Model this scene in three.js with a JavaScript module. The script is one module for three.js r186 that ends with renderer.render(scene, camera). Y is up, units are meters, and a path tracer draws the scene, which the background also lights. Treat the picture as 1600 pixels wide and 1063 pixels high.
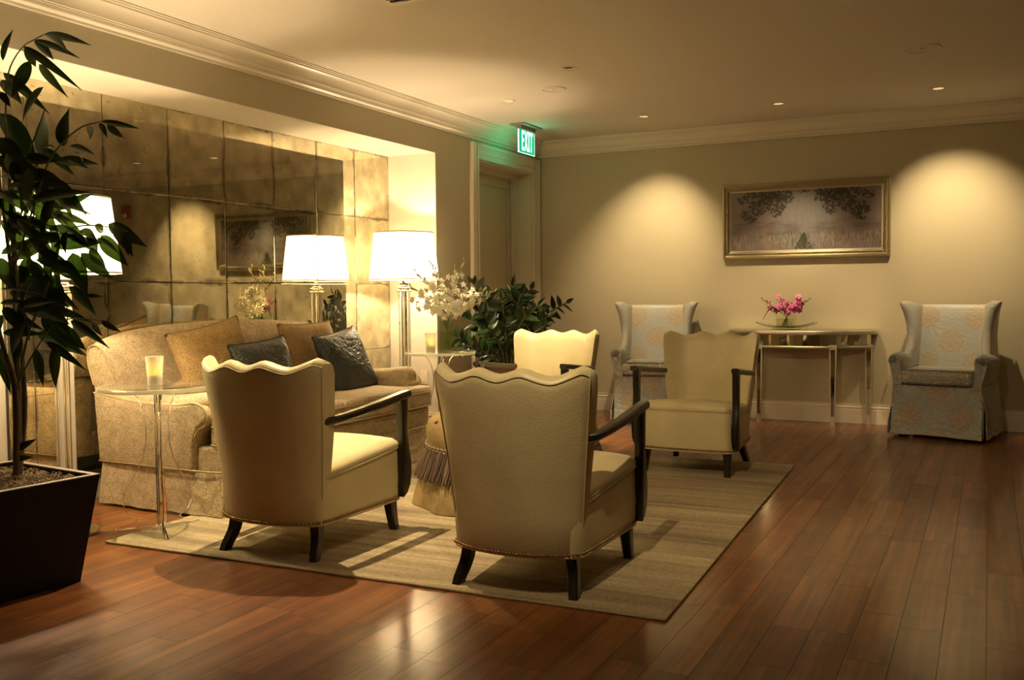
import * as THREE from 'three';
import { mergeGeometries, toCreasedNormals, mergeVertices } from 'three/addons/utils/BufferGeometryUtils.js';
import { RoundedBoxGeometry } from 'three/addons/geometries/RoundedBoxGeometry.js';
import { FontLoader } from 'three/addons/loaders/FontLoader.js';
import { TextGeometry } from 'three/addons/geometries/TextGeometry.js';
import { RectAreaLightUniformsLib } from 'three/addons/lights/RectAreaLightUniformsLib.js';

// ------------------------------------------------------------------ camera, lights, exposure
RectAreaLightUniformsLib.init();
const V = (x, y, z) => new THREE.Vector3(x, y, z);
const scene = new THREE.Scene();
scene.background = new THREE.Color(0x000000);
const renderer = new THREE.WebGLRenderer({ antialias: true });
renderer.toneMapping = THREE.LinearToneMapping;
renderer.toneMappingExposure = 1.42;
renderer.shadowMap.enabled = true;
const camera = new THREE.PerspectiveCamera(39.62, 1600 / 1063, 0.05, 60);
camera.position.set(4.0446, 1.15, 8.5995);
{
  const yaw = 0.4684, pitch = 0.0498, roll = -0.0078;
  const fw = V(-Math.sin(yaw) * Math.cos(pitch), -Math.sin(pitch), -Math.cos(yaw) * Math.cos(pitch));
  const r = fw.clone().cross(V(0, 1, 0)).normalize(), u = r.clone().cross(fw);
  camera.up.copy(u.clone().multiplyScalar(Math.cos(roll)).addScaledVector(r, -Math.sin(roll)));
  camera.lookAt(camera.position.clone().add(fw));
}
const WARM = new THREE.Color().setRGB(1, 0.73, 0.40), LAMP = new THREE.Color().setRGB(1, 0.755, 0.455);
const LAMP_CD = 3.5;                                   // bulb in each of the two floor lamps
const VOTIVE_CD = 0.003, EXIT_CD = 0.09;
// recessed downlights: x, z, aim, candela, cone half angle, blend
const SPOTS = [
  { at: [1.40, 0.86], aim: [1.22, 1.30, 0.0], cd: 8.5, cone: 0.62, blend: 1, kind: 'far wall, left of the picture' },
  { at: [2.52, 0.86], aim: [2.56, 1.0, 0.05], cd: 9, cone: 0.50, blend: 0.9, kind: 'console table' },
  { at: [3.68, 0.86], aim: [3.80, 1.40, 0.0], cd: 9, cone: 0.62, blend: 1, kind: 'far wall, right of the picture' },
  { at: [1.524, 2.76], aim: [1.05, 0.60, 1.95], cd: 28, cone: 0.36, blend: 0.8, kind: 'cream armchair by the leafy plant' },
  { at: [0.687, 2.0], aim: [0.50, 0.9, 2.5], cd: 14, cone: 0.32, blend: 0.9, kind: 'white orchids' },
  { at: [1.02, 4.95], aim: [1.10, 0.4, 5.0], cd: 21, cone: 0.60, blend: 0.6, kind: 'armchair beside the sofa' },
  { at: [2.95, 6.70], aim: [2.45, 0.4, 3.9], cd: 11, cone: 0.62, blend: 1, kind: 'added fill on the armchairs' },  // added unseen fill, brightens the near chair backs and the chair facing us
  { at: [3.68, 3.40], aim: [2.9, 0.3, 4.6], cd: 1.0, cone: 0.75, blend: 1, kind: 'walkway' },
];

// ------------------------------------------------------------------ helpers
function rng(seed) { let a = seed >>> 0; return () => { a = (a + 0x6D2B79F5) | 0; let t = Math.imul(a ^ (a >>> 15), 1 | a); t = (t + Math.imul(t ^ (t >>> 7), 61 | t)) ^ t; return ((t ^ (t >>> 14)) >>> 0) / 4294967296; }; }
const names = {};
function numbered(n) { if (!(n in names)) { names[n] = 0; return n; } names[n]++; return n + '_' + String(names[n]).padStart(3, '0'); }
function uvBox(geo, s = 1, off = 0) {
  const g = geo.index ? geo.toNonIndexed() : geo;
  const p = g.attributes.position, uv = new Float32Array(p.count * 2), a = V(), b = V(), c = V(), n = V();
  for (let i = 0; i < p.count; i += 3) {
    a.fromBufferAttribute(p, i); b.fromBufferAttribute(p, i + 1); c.fromBufferAttribute(p, i + 2);
    n.copy(b).sub(a).cross(c.clone().sub(a));
    const x = Math.abs(n.x), y = Math.abs(n.y), z = Math.abs(n.z);
    [a, b, c].forEach((q, k) => {
      const [u, v] = y >= x && y >= z ? [q.x, q.z] : x >= z ? [q.z, q.y] : [q.x, q.y];
      uv[(i + k) * 2] = u * s + off; uv[(i + k) * 2 + 1] = v * s + off * 0.7;
    });
  }
  g.setAttribute('uv', new THREE.BufferAttribute(uv, 2));
  return g;
}
const creased = (g, a = 0.7) => toCreasedNormals(g, a);
function clean(g) { for (const k of Object.keys(g.attributes)) if (!['position', 'normal', 'uv'].includes(k)) g.deleteAttribute(k); if (!g.attributes.uv) g.setAttribute('uv', new THREE.BufferAttribute(new Float32Array(g.attributes.position.count * 2), 2)); return g.index ? g.toNonIndexed() : g; }
const merge = list => mergeGeometries(list.map(clean), false);
function mesh(name, geo, mat, parent) {
  const m = new THREE.Mesh(geo, mat);
  m.name = parent ? name : numbered(name);
  m.castShadow = m.receiveShadow = true;
  (parent || scene).add(m);
  return m;
}
function tag(o, label, category, group) { o.userData.label = label; o.userData.category = category; if (group) o.userData.group = group; return o; }
function thing(name, label, category, pos = [0, 0, 0], turn = 0, group) {
  const o = new THREE.Group(); o.name = numbered(name); scene.add(o);
  o.position.set(...pos); o.rotation.y = turn;
  return tag(o, label, category, group);
}
function struct(name, geo, mat, parent) { const m = mesh(name, geo, mat, parent); if (!parent) m.userData.kind = 'structure'; return m; }
const stuff = o => { o.userData.kind = 'stuff'; return o; };
function box(x0, x1, y0, y1, z0, z1, r = 0) {
  const g = r ? new RoundedBoxGeometry(x1 - x0, y1 - y0, z1 - z0, 3, r) : new THREE.BoxGeometry(x1 - x0, y1 - y0, z1 - z0);
  g.translate((x0 + x1) / 2, (y0 + y1) / 2, (z0 + z1) / 2);
  return uvBox(g);
}
// closed rings of points -> skin, with fan caps
function loft(rings, capA = true, capB = true, crease = 0.8) {
  const n = rings[0].length, pos = [], idx = [];
  rings.forEach(r => r.forEach(p => pos.push(p.x, p.y, p.z)));
  for (let i = 0; i < rings.length - 1; i++) for (let j = 0; j < n; j++) {
    const a = i * n + j, b = i * n + (j + 1) % n, c = a + n, d = b + n;
    idx.push(a, b, c, b, d, c);
  }
  const cap = (r, base, flip) => {
    const c = r.reduce((s, p) => s.add(p), V()).multiplyScalar(1 / n), k = pos.length / 3;
    pos.push(c.x, c.y, c.z);
    for (let j = 0; j < n; j++) flip ? idx.push(base + (j + 1) % n, base + j, k) : idx.push(base + j, base + (j + 1) % n, k);
  };
  if (capA) cap(rings[0], 0, true);
  if (capB) cap(rings[rings.length - 1], (rings.length - 1) * n, false);
  const g = new THREE.BufferGeometry();
  g.setAttribute('position', new THREE.Float32BufferAttribute(pos, 3)); g.setIndex(idx);
  return uvBox(creased(g, crease));
}
// open grid surface f(u,v) -> Vector3, with thickness along normal if t
function sheet(f, nu, nv, t = 0) {
  const pos = [], idx = [], uv = [];
  for (let j = 0; j <= nv; j++) for (let i = 0; i <= nu; i++) { const p = f(i / nu, j / nv); pos.push(p.x, p.y, p.z); uv.push(i / nu, j / nv); }
  for (let j = 0; j < nv; j++) for (let i = 0; i < nu; i++) { const a = j * (nu + 1) + i, b = a + 1, c = a + nu + 1, d = c + 1; idx.push(a, b, d, a, d, c); }
  let g = new THREE.BufferGeometry();
  g.setAttribute('position', new THREE.Float32BufferAttribute(pos, 3)); g.setAttribute('uv', new THREE.Float32BufferAttribute(uv, 2)); g.setIndex(idx);
  g.computeVertexNormals();
  if (!t) return g;
  const N = g.attributes.normal, n = (nu + 1) * (nv + 1), P = [...pos], I = [...idx];
  for (let k = 0; k < n; k++) P.push(pos[k * 3] - N.getX(k) * t, pos[k * 3 + 1] - N.getY(k) * t, pos[k * 3 + 2] - N.getZ(k) * t);
  for (let k = 0; k < idx.length; k += 3) I.push(idx[k] + n, idx[k + 2] + n, idx[k + 1] + n);
  const rim = (a, b) => I.push(a, a + n, b, b, a + n, b + n);
  const w = nu + 1;
  for (let i = 0; i < nu; i++) { rim(i, i + 1); rim(nv * w + i + 1, nv * w + i); }
  for (let j = 0; j < nv; j++) { rim((j + 1) * w, j * w); rim(j * w + nu, (j + 1) * w + nu); }
  g = new THREE.BufferGeometry();
  g.setAttribute('position', new THREE.Float32BufferAttribute(P, 3)); g.setIndex(I);
  return uvBox(creased(g, 0.9));
}
// sweep a 2-D section along points; side = fixed sideways vector, size(t) = [w,h]
function sweep(pts, size, side, rounded = 0.2, steps = 14) {
  const curve = new THREE.CatmullRomCurve3(pts.map(p => V(...p)), false, 'centripetal');
  const rings = [];
  for (let i = 0; i <= steps; i++) {
    const t = i / steps, p = curve.getPoint(t), tan = curve.getTangent(t);
    const s = V(...side).addScaledVector(tan, -V(...side).dot(tan)).normalize(), u = s.clone().cross(tan);
    const [w, h] = size(t), c = Math.min(w, h) * rounded, ring = [];
    for (const [a, b] of [[-w / 2 + c, -h / 2], [w / 2 - c, -h / 2], [w / 2, -h / 2 + c], [w / 2, h / 2 - c], [w / 2 - c, h / 2], [-w / 2 + c, h / 2], [-w / 2, h / 2 - c], [-w / 2, -h / 2 + c]])
      ring.push(p.clone().addScaledVector(s, a).addScaledVector(u, b));
    rings.push(ring);
  }
  return loft(rings, true, true, 0.6);
}
function tube(pts, r, seg = 24, rad = 8, closed = false) {
  const c = new THREE.CatmullRomCurve3(pts.map(p => Array.isArray(p) ? V(...p) : p), closed, 'centripetal');
  return clean(new THREE.TubeGeometry(c, seg, r, rad, closed));
}
const lathe = (pts, seg = 40) => clean(new THREE.LatheGeometry(pts.map(p => new THREE.Vector2(p[0], p[1])), seg));
function extrude(pts, depth, bevel = 0, curve = false, bs = 3) {
  const s = new THREE.Shape();
  if (curve) { s.setFromPoints(new THREE.SplineCurve(pts.map(p => new THREE.Vector2(...p))).getPoints(curve)); } else s.setFromPoints(pts.map(p => new THREE.Vector2(...p)));
  const g = new THREE.ExtrudeGeometry(s, { depth, bevelEnabled: bevel > 0, bevelSize: bevel, bevelThickness: bevel, bevelOffset: -bevel, bevelSegments: bs, curveSegments: 12 });
  return g;
}
const soft = (g, a = 0.8) => uvBox(creased(g, a));

// periodic value noise for textures
const HASH = new Float32Array(65536); { const r = rng(77); for (let i = 0; i < 65536; i++) HASH[i] = r(); }
function vn(x, y, px, py, s = 0) {
  const xi = Math.floor(x), yi = Math.floor(y), fx = x - xi, fy = y - yi, sx = fx * fx * (3 - 2 * fx), sy = fy * fy * (3 - 2 * fy);
  const h = (i, j) => HASH[((((i % px) + px) % px) * 157 + (((j % py) + py) % py) * 631 + s * 7919) & 65535];
  const a = h(xi, yi), b = h(xi + 1, yi), c = h(xi, yi + 1), d = h(xi + 1, yi + 1);
  return a + (b - a) * sx + (c - a) * sy + (a - b - c + d) * sx * sy;
}
function fbm(u, v, fx, fy, oct = 4, s = 0) { let t = 0, a = 0.5, n = 0; for (let o = 0; o < oct; o++) { t += a * vn(u * fx, v * fy, fx, fy, s + o); n += a; a *= 0.5; fx *= 2; fy *= 2; } return t / n; }
function tex(w, h, fn, { srgb = true, rx = 1, ry = 1 } = {}) {
  const d = new Uint8Array(w * h * 4);
  for (let j = 0; j < h; j++) for (let i = 0; i < w; i++) { const c = fn(i / w, j / h), k = (j * w + i) * 4; const q = typeof c === 'number' ? [c, c, c] : c; d[k] = Math.max(0, Math.min(255, q[0] * 255)); d[k + 1] = Math.max(0, Math.min(255, q[1] * 255)); d[k + 2] = Math.max(0, Math.min(255, q[2] * 255)); d[k + 3] = 255; }
  const t = new THREE.DataTexture(d, w, h); t.wrapS = t.wrapT = THREE.RepeatWrapping; t.magFilter = THREE.LinearFilter; t.minFilter = THREE.LinearMipmapLinearFilter; t.generateMipmaps = true;
  t.colorSpace = srgb ? THREE.SRGBColorSpace : THREE.NoColorSpace; t.repeat.set(rx, ry); t.needsUpdate = true; return t;
}
const std = o => new THREE.MeshStandardMaterial({ side: THREE.DoubleSide, ...o });
const phy = o => new THREE.MeshPhysicalMaterial({ side: THREE.DoubleSide, ...o });
const lin = (r, g, b) => new THREE.Color().setRGB(r, g, b);

// ------------------------------------------------------------------ materials
const fineBump = tex(256, 256, (u, v) => fbm(u, v, 64, 64, 2, 3), { srgb: false, rx: 4, ry: 4 });
const plasterBump = tex(256, 256, (u, v) => fbm(u, v, 24, 24, 4, 9), { srgb: false, rx: 2, ry: 2 });
const M = {};
M.wall = std({ color: lin(0.50, 0.455, 0.32), roughness: 0.85, bumpMap: plasterBump, bumpScale: 0.0006 });
M.alcove = std({ color: lin(0.58, 0.54, 0.45), roughness: 0.8, bumpMap: plasterBump, bumpScale: 0.0005 });
M.ceiling = std({ color: lin(0.70, 0.655, 0.57), roughness: 0.9, bumpMap: plasterBump, bumpScale: 0.0005 });
M.trim = std({ color: lin(0.76, 0.70, 0.58), roughness: 0.38 });
M.subfloor = std({ color: lin(0.02, 0.009, 0.004), roughness: 0.9 });
const grain = tex(512, 1024, (u, v) => {
  const warp = fbm(u, v, 4, 3, 3, 1) * 0.06, a = fbm(u + warp, v, 44, 3, 1, 2), b = fbm(u + warp * 2, v, 16, 2, 2, 5), rib = fbm(u, v, 5, 40, 1, 8);
  const k = 0.62 + 0.26 * (b - 0.5) + 0.12 * (a - 0.5) + 0.07 * (rib - 0.5);
  return [k * 1.06, k * 0.98, k * 0.90];
}, { rx: 1 / 0.53, ry: 1 / 1.9 });
M.planks = [[0.50, 0.196, 0.034], [0.45, 0.168, 0.028], [0.54, 0.220, 0.042], [0.41, 0.144, 0.023], [0.48, 0.188, 0.036], [0.37, 0.126, 0.019]].map(c => phy({ color: lin(...c), map: grain, roughness: 0.5, specularIntensity: 0.9, clearcoat: 0.6, clearcoatRoughness: 0.15 }));
M.leather = phy({ color: lin(0.70, 0.62, 0.38), roughness: 0.40, bumpMap: tex(256, 256, (u, v) => 0.6 * fbm(u, v, 48, 48, 2, 21) + 0.4 * fbm(u, v, 8, 8, 3, 22), { srgb: false, rx: 5, ry: 5 }), bumpScale: 0.0009, map: tex(256, 256, (u, v) => { const k = 0.93 + 0.1 * (fbm(u, v, 5, 5, 4, 31) - 0.5); return [k, k, k * 0.985]; }, { rx: 1.6, ry: 1.6 }) });
M.welt = std({ color: lin(0.50, 0.42, 0.24), roughness: 0.45 });
M.espresso = phy({ color: lin(0.013, 0.006, 0.004), roughness: 0.32, clearcoat: 0.3, clearcoatRoughness: 0.18, map: tex(128, 256, (u, v) => { const k = 0.75 + 0.5 * (fbm(u, v, 30, 3, 3, 41) - 0.5); return [k, k * 0.95, k * 0.9]; }, { rx: 4, ry: 2 }) });
M.nail = std({ color: lin(0.34, 0.20, 0.085), metalness: 1, roughness: 0.35 });
const chenBump = tex(512, 512, (u, v) => 0.7 * vn(u * 128, v * 96, 128, 96, 4) + 0.3 * fbm(u, v, 24, 24, 2, 6), { srgb: false, rx: 2.4, ry: 2.4 });
const chenMap = tex(512, 512, (u, v) => { const k = 0.80 + 0.30 * (vn(u * 128, v * 96, 128, 96, 4) - 0.5) + 0.16 * (fbm(u, v, 10, 10, 3, 61) - 0.5); return [k, k * 0.985, k * 0.95]; }, { rx: 2.4, ry: 2.4 });
M.chenille = phy({ color: lin(0.76, 0.63, 0.43), roughness: 0.92, map: chenMap, bumpMap: chenBump, bumpScale: 0.0025, sheen: 0.3, sheenRoughness: 0.6, sheenColor: lin(0.5, 0.4, 0.25) });
M.chenilleWelt = std({ color: lin(0.64, 0.51, 0.31), roughness: 0.9, map: chenMap });
M.pillowTan = phy({ color: lin(0.50, 0.34, 0.15), roughness: 0.8, map: chenMap, bumpMap: chenBump, bumpScale: 0.0022, sheen: 0.6, sheenRoughness: 0.45, sheenColor: lin(0.55, 0.4, 0.2) });
M.pillowGold = phy({ color: lin(0.60, 0.42, 0.19), roughness: 0.8, map: chenMap, bumpMap: chenBump, bumpScale: 0.0022, sheen: 0.6, sheenRoughness: 0.45, sheenColor: lin(0.55, 0.4, 0.2) });
const crinkle = tex(512, 512, (u, v) => { const w = fbm(u, v, 5, 5, 3, 71) * 0.25; const a = Math.abs(fbm(u + w, v - w, 9, 9, 3, 72) - 0.5) * 2, b = Math.abs(fbm(u - w, v + w, 20, 20, 2, 73) - 0.5) * 2; return 1 - Math.pow(1 - a, 4) * 0.7 - Math.pow(1 - b, 5) * 0.3; }, { srgb: false, rx: 3, ry: 3 });
M.pillowBlue = phy({ color: lin(0.040, 0.048, 0.043), roughness: 0.45, bumpMap: crinkle, bumpScale: 0.006, sheen: 0.3, sheenRoughness: 0.35, sheenColor: lin(0.16, 0.17, 0.14) });
M.velvet = phy({ color: lin(0.33, 0.235, 0.085), roughness: 0.75, sheen: 0.5, sheenRoughness: 0.35, sheenColor: lin(0.6, 0.48, 0.2), bumpMap: fineBump, bumpScale: 0.0012, map: tex(256, 256, (u, v) => { const k = 0.84 + 0.3 * (fbm(u, v, 8, 8, 4, 81) - 0.5); return [k, k, k]; }, { rx: 2, ry: 2 }) });
M.fringe = std({ color: lin(0.085, 0.054, 0.033), roughness: 0.6 });
M.fringeLight = std({ color: lin(0.16, 0.108, 0.066), roughness: 0.6 });
M.rug = std({ color: lin(0.52, 0.44, 0.29), roughness: 0.95, bumpMap: tex(512, 512, (u, v) => 0.6 * fbm(u, v, 10, 120, 2, 91) + 0.4 * vn(u * 200, v * 200, 200, 200, 3), { srgb: false, rx: 0.9, ry: 0.9 }), bumpScale: 0.003, map: tex(1024, 1024, (u, v) => { const w = fbm(u, v, 3, 3, 3, 95) * 0.03; const a = fbm(u, v + w, 3, 90, 3, 92), b = fbm(u, v + w, 2, 16, 3, 93), c = vn(u * 256, v * 256, 256, 256, 2); const k = 0.80 + 0.34 * (a - 0.5) + 0.26 * (b - 0.5) + 0.12 * (c - 0.5); return [k, k * 0.985, k * 0.955]; }, { rx: 0.37, ry: 0.37 }) });
M.acrylic = phy({ color: 0xffffff, roughness: 0.02, transmission: 1, thickness: 0.02, ior: 1.49, attenuationColor: lin(0.93, 0.97, 0.9), attenuationDistance: 0.6 });
M.glass = phy({ color: 0xffffff, roughness: 0.02, transmission: 1, thickness: 0.02, ior: 1.52, attenuationColor: lin(0.95, 0.95, 0.82), attenuationDistance: 0.4 });
M.greenGlass = phy({ color: 0xffffff, roughness: 0.03, transmission: 1, thickness: 0.01, ior: 1.5, attenuationColor: lin(0.55, 0.88, 0.68), attenuationDistance: 0.2 });
M.pane = phy({ color: lin(0.95, 0.97, 0.92), roughness: 0.03, transmission: 1, thickness: 0, ior: 1.5 });
M.water = phy({ color: lin(0.92, 0.94, 0.82), roughness: 0.05, transmission: 1, thickness: 0, ior: 1.33 });
M.rimAcrylic = phy({ color: lin(0.93, 0.94, 0.86), roughness: 0.35, transmission: 0.8, thickness: 0, ior: 1.49 });
M.frosted = phy({ color: lin(0.92, 0.89, 0.80), roughness: 0.62, transmission: 0.55, thickness: 0, ior: 1.4 });
M.candle = std({ color: lin(0.85, 0.78, 0.6), roughness: 0.6 });
M.flame = std({ color: lin(0.9, 0.7, 0.0), emissive: lin(1.0, 0.78, 0.0), emissiveIntensity: 2.5, roughness: 0.5 });
M.shade = phy({ color: lin(0.93, 0.88, 0.76), roughness: 0.95, transmission: 0.55, thickness: 0, ior: 1.3, bumpMap: fineBump, bumpScale: 0.0004 });
M.bulb = std({ color: lin(1, 0.95, 0.85), emissive: lin(1, 0.85, 0.6), emissiveIntensity: 3 });
M.chrome = std({ color: lin(0.62, 0.56, 0.45), metalness: 1, roughness: 0.16 });
M.silver = std({ color: lin(0.66, 0.60, 0.49), metalness: 0.85, roughness: 0.42, bumpMap: fineBump, bumpScale: 0.0006 });
M.tableMirror = std({ color: lin(0.62, 0.58, 0.47), metalness: 1, roughness: 0.05 });
const antique = (s) => tex(256, 256, (u, v) => {
  const e = Math.min(u, 1 - u, v, 1 - v), n = fbm(u, v, 6, 6, 4, s), n2 = fbm(u, v, 26, 26, 3, s + 5), n3 = fbm(u, v, 3, 3, 3, s + 9);
  let k = 0.92 + 0.30 * (n - 0.5) + 0.22 * (n3 - 0.5); const fox = Math.max(0, 1 - e / (0.008 + 0.22 * Math.max(0, n3 - 0.45)));
  k *= 1 - 0.45 * fox * (0.45 + n2 * 0.8); if (n2 > 0.80) k *= 0.8;
  return [k, k * 0.98, k * 0.91];
});
const antiqueRough = tex(256, 256, (u, v) => { const n = fbm(u, v, 7, 7, 4, 19); return 0.25 + 1.0 * Math.max(0, n - 0.48); }, { srgb: false });
M.mirrors = [101, 122, 143, 164, 185, 206].map(s => std({ color: lin(0.82, 0.79, 0.68), map: antique(s), metalness: 0.97, roughness: 0.035, roughnessMap: antiqueRough }));
M.mirrorBack = std({ color: lin(0.05, 0.038, 0.02), roughness: 0.6 });
M.frameSilver = std({ color: lin(0.55, 0.49, 0.38), metalness: 0.8, roughness: 0.35 });
M.frameGold = std({ color: lin(0.38, 0.325, 0.20), metalness: 0.85, roughness: 0.36, bumpMap: fineBump, bumpScale: 0.0008 });
M.frameDark = std({ color: lin(0.09, 0.065, 0.03), metalness: 0.3, roughness: 0.5 });
M.black = std({ color: lin(0.0025, 0.0025, 0.0025), roughness: 0.75 });
M.rimGrey = std({ color: lin(0.30, 0.27, 0.22), roughness: 0.5 });
M.soil = std({ color: lin(0.05, 0.032, 0.018), roughness: 1 });
M.moss = std({ color: lin(0.34, 0.25, 0.14), roughness: 1 });
M.cane = std({ color: lin(0.075, 0.075, 0.022), roughness: 0.6 });
M.stemBrown = std({ color: lin(0.09, 0.06, 0.025), roughness: 0.6 });
const leafMap = tex(64, 128, (u, v) => { const k = 0.82 + 0.25 * (fbm(u, v, 24, 2, 2, 51) - 0.5) + (Math.abs(u - 0.5) < 0.03 ? 0.22 : 0); return [k, k, k * 0.9]; });
M.palmLeaf = [[0.030, 0.075, 0.010], [0.045, 0.10, 0.014], [0.020, 0.052, 0.010]].map(c => phy({ color: lin(...c), map: leafMap, roughness: 0.34, transmission: 0.18, thickness: 0, ior: 1.4 }));
M.zzLeaf = [[0.016, 0.045, 0.012], [0.024, 0.064, 0.015], [0.010, 0.028, 0.009]].map(c => std({ color: lin(...c), map: leafMap, roughness: 0.27 }));
M.flowerLeaf = std({ color: lin(0.06, 0.14, 0.015), roughness: 0.4 });
M.stemGreen = std({ color: lin(0.12, 0.17, 0.04), roughness: 0.5 });
M.bud = std({ color: lin(0.36, 0.36, 0.14), roughness: 0.5 });
M.whitePetal = std({ color: lin(0.88, 0.86, 0.72), roughness: 0.55 });
M.pinkPetals = [[0.62, 0.13, 0.33], [0.74, 0.25, 0.44], [0.44, 0.05, 0.22]].map(c => std({ color: lin(...c), roughness: 0.5 }));
M.pinkBud = std({ color: lin(0.33, 0.13, 0.12), roughness: 0.5 });
M.pot = std({ color: lin(0.055, 0.028, 0.013), roughness: 0.4 });
M.plate = std({ color: lin(0.75, 0.68, 0.54), roughness: 0.4 });
M.fixture = std({ color: lin(0.72, 0.64, 0.50), roughness: 0.45 });
M.darkHole = std({ color: lin(0.02, 0.015, 0.01), roughness: 0.5 });
M.red = std({ color: lin(0.30, 0.008, 0.008), roughness: 0.4 });
M.exitHousing = std({ color: lin(0.30, 0.27, 0.22), roughness: 0.4 });
M.exitGreen = std({ color: lin(0.0, 0.30, 0.14), emissive: lin(0.0, 0.34, 0.155), emissiveIntensity: 1 });
M.exitWhite = std({ color: lin(0.6, 0.9, 0.75), emissive: lin(0.62, 1.0, 0.78), emissiveIntensity: 1.1 });
M.door = std({ color: lin(0.58, 0.50, 0.36), roughness: 0.5 });
// rose damask: print on blue-grey cloth
function roseCloth() {
  const c = document.createElement('canvas'); c.width = c.height = 1024; const x = c.getContext('2d'), r = rng(15);
  x.fillStyle = 'rgb(186,192,193)'; x.fillRect(0, 0, 1024, 1024);
  const rose = (cx, cy, R) => {
    x.fillStyle = 'rgb(186,175,156)'; x.beginPath();
    for (let i = 0; i <= 120; i++) { const a = i / 120 * Math.PI * 2, q = R * (0.93 + 0.09 * Math.abs(Math.sin(a * 4.5 + 0.4))); x.lineTo(cx + q * Math.cos(a), cy + q * Math.sin(a)); } x.fill();
    x.strokeStyle = 'rgb(214,210,202)'; x.lineWidth = 7;
    for (let ring = 0; ring < 5; ring++) {
      const n = 8 - ring, q0 = R * (0.92 - ring * 0.19);
      for (let k = 0; k < n; k++) { const a0 = (k + ring * 0.43) / n * 6.283, a1 = a0 + 6.283 / n * 1.18; x.beginPath(); for (let i = 0; i <= 14; i++) { const t = i / 14, a = a0 + (a1 - a0) * t, q = q0 * (0.74 + 0.24 * Math.sin(Math.PI * t)); x.lineTo(cx + q * Math.cos(a), cy + q * Math.sin(a)); } x.stroke(); }
    }
  };
  const spots = [[512, 512, 245], [0, 0, 245], [1024, 0, 245], [0, 1024, 245], [1024, 1024, 245]];
  for (const s of spots) rose(...s);
  for (let i = 0; i < 9000; i++) { x.fillStyle = `rgba(${r() > 0.5 ? '255,250,235' : '60,60,55'},0.05)`; x.fillRect(r() * 1024, r() * 1024, 1 + r() * 2, 6 + r() * 10); }
  const t = new THREE.CanvasTexture(c); t.colorSpace = THREE.SRGBColorSpace; t.wrapS = t.wrapT = THREE.RepeatWrapping; t.repeat.set(2.7, 2.7); return t;
}
M.damask = phy({ color: lin(0.92, 0.90, 0.86), map: roseCloth(), roughness: 0.48, sheen: 0.4, sheenRoughness: 0.4, sheenColor: lin(0.6, 0.6, 0.55), bumpMap: crinkle, bumpScale: 0.0015 });
M.damaskLoose = phy({ color: lin(0.92, 0.90, 0.86), map: M.damask.map, roughness: 0.55, sheen: 0.4, sheenRoughness: 0.4, sheenColor: lin(0.5, 0.5, 0.42), bumpMap: crinkle, bumpScale: 0.010 });

// ------------------------------------------------------------------ the room
const CEIL = 2.64, HC = 2.494, HS = 2.2947, ZA = 1.9625, ZB = 5.87, MX = -0.4608, XR = 6.0, ZBACK = 10.1;
struct('wall_left', merge([box(-0.7, 0, 0, CEIL + 0.1, 1.26, ZA - 0.004), box(-0.36, 0, 2.33, CEIL + 0.1, 0.14, 1.26), box(-0.36, 0, 0, CEIL + 0.1, -0.12, 0.14), box(-0.45, -0.32, 0, 2.4, 0.1, 1.3), box(-0.7, 0, HS + 0.004, CEIL + 0.1, ZA - 0.004, ZB), box(-0.7, 0, 0, CEIL + 0.1, ZB, ZBACK)]), M.wall);
struct('wall_alcove', merge([box(-0.62, -0.49, 0, HS + 0.004, ZA - 0.004, ZB), box(-0.49, -0.0005, 0, HS, ZA - 0.004, ZA), box(-0.49, -0.0005, HS, HS + 0.004, ZA - 0.004, ZB)]), M.alcove);
struct('wall_far', box(-0.6, XR + 0.12, 0, CEIL + 0.1, -0.12, 0), M.wall);
struct('wall_right', box(XR, XR + 0.12, 0, CEIL + 0.1, 0, ZBACK), M.wall);
struct('wall_back', box(-0.7, XR + 0.12, 0, CEIL + 0.1, ZBACK, ZBACK + 0.12), M.wall);
const FIX = SPOTS.map(s => s.at);
{ // ceiling slab with a round hole for every recessed lamp
  const s = new THREE.Shape([[-0.7, 0.12], [XR + 0.12, 0.12], [XR + 0.12, -ZBACK - 0.12], [-0.7, -ZBACK - 0.12]].map(p => new THREE.Vector2(...p)));
  for (const [x, z] of FIX) { const h = new THREE.Path(); h.absarc(x, -z, 0.042, 0, Math.PI * 2, true); s.holes.push(h); }
  const g = new THREE.ExtrudeGeometry(s, { depth: 0.12, bevelEnabled: false, curveSegments: 24 });
  g.rotateX(-Math.PI / 2); g.translate(0, CEIL, 0);
  struct('ceiling', uvBox(g), M.ceiling);
}
// crown moulding: profile as (out from wall, height)
const crownProfile = [[0, HC], [0.011, HC], [0.014, 2.502], [0.014, 2.509], [0.022, 2.511], [0.034, 2.519], [0.037, 2.53], [0.037, 2.537], [0.043, 2.538], [0.043, 2.545], [0.049, 2.547], [0.052, 2.562], [0.062, 2.587], [0.078, 2.606], [0.094, 2.614], [0.096, 2.622], [0.104, 2.624], [0.108, 2.632], [0.116, 2.634], [0.116, CEIL], [0, CEIL]];
function moulding(name, profile, length, place) { const g = creased(extrude(profile, length), 0.5); place(g); struct(name, uvBox(g), M.trim); }
const alongX = (x0, z) => g => { g.rotateY(Math.PI / 2); g.scale(1, 1, -1); g.translate(x0, 0, z); const i = g.index; for (const k of ['position']) { const p = g.attributes.position.array; for (let t = 0; t < p.length; t += 9) for (let q = 0; q < 3; q++) { const a = p[t + 3 + q]; p[t + 3 + q] = p[t + 6 + q]; p[t + 6 + q] = a; } } g.deleteAttribute('normal'); g.computeVertexNormals(); };
moulding('trim_1', crownProfile, ZBACK, g => g.translate(0, 0, 0));
moulding('trim_2', crownProfile, XR, alongX(0, 0));
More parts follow.
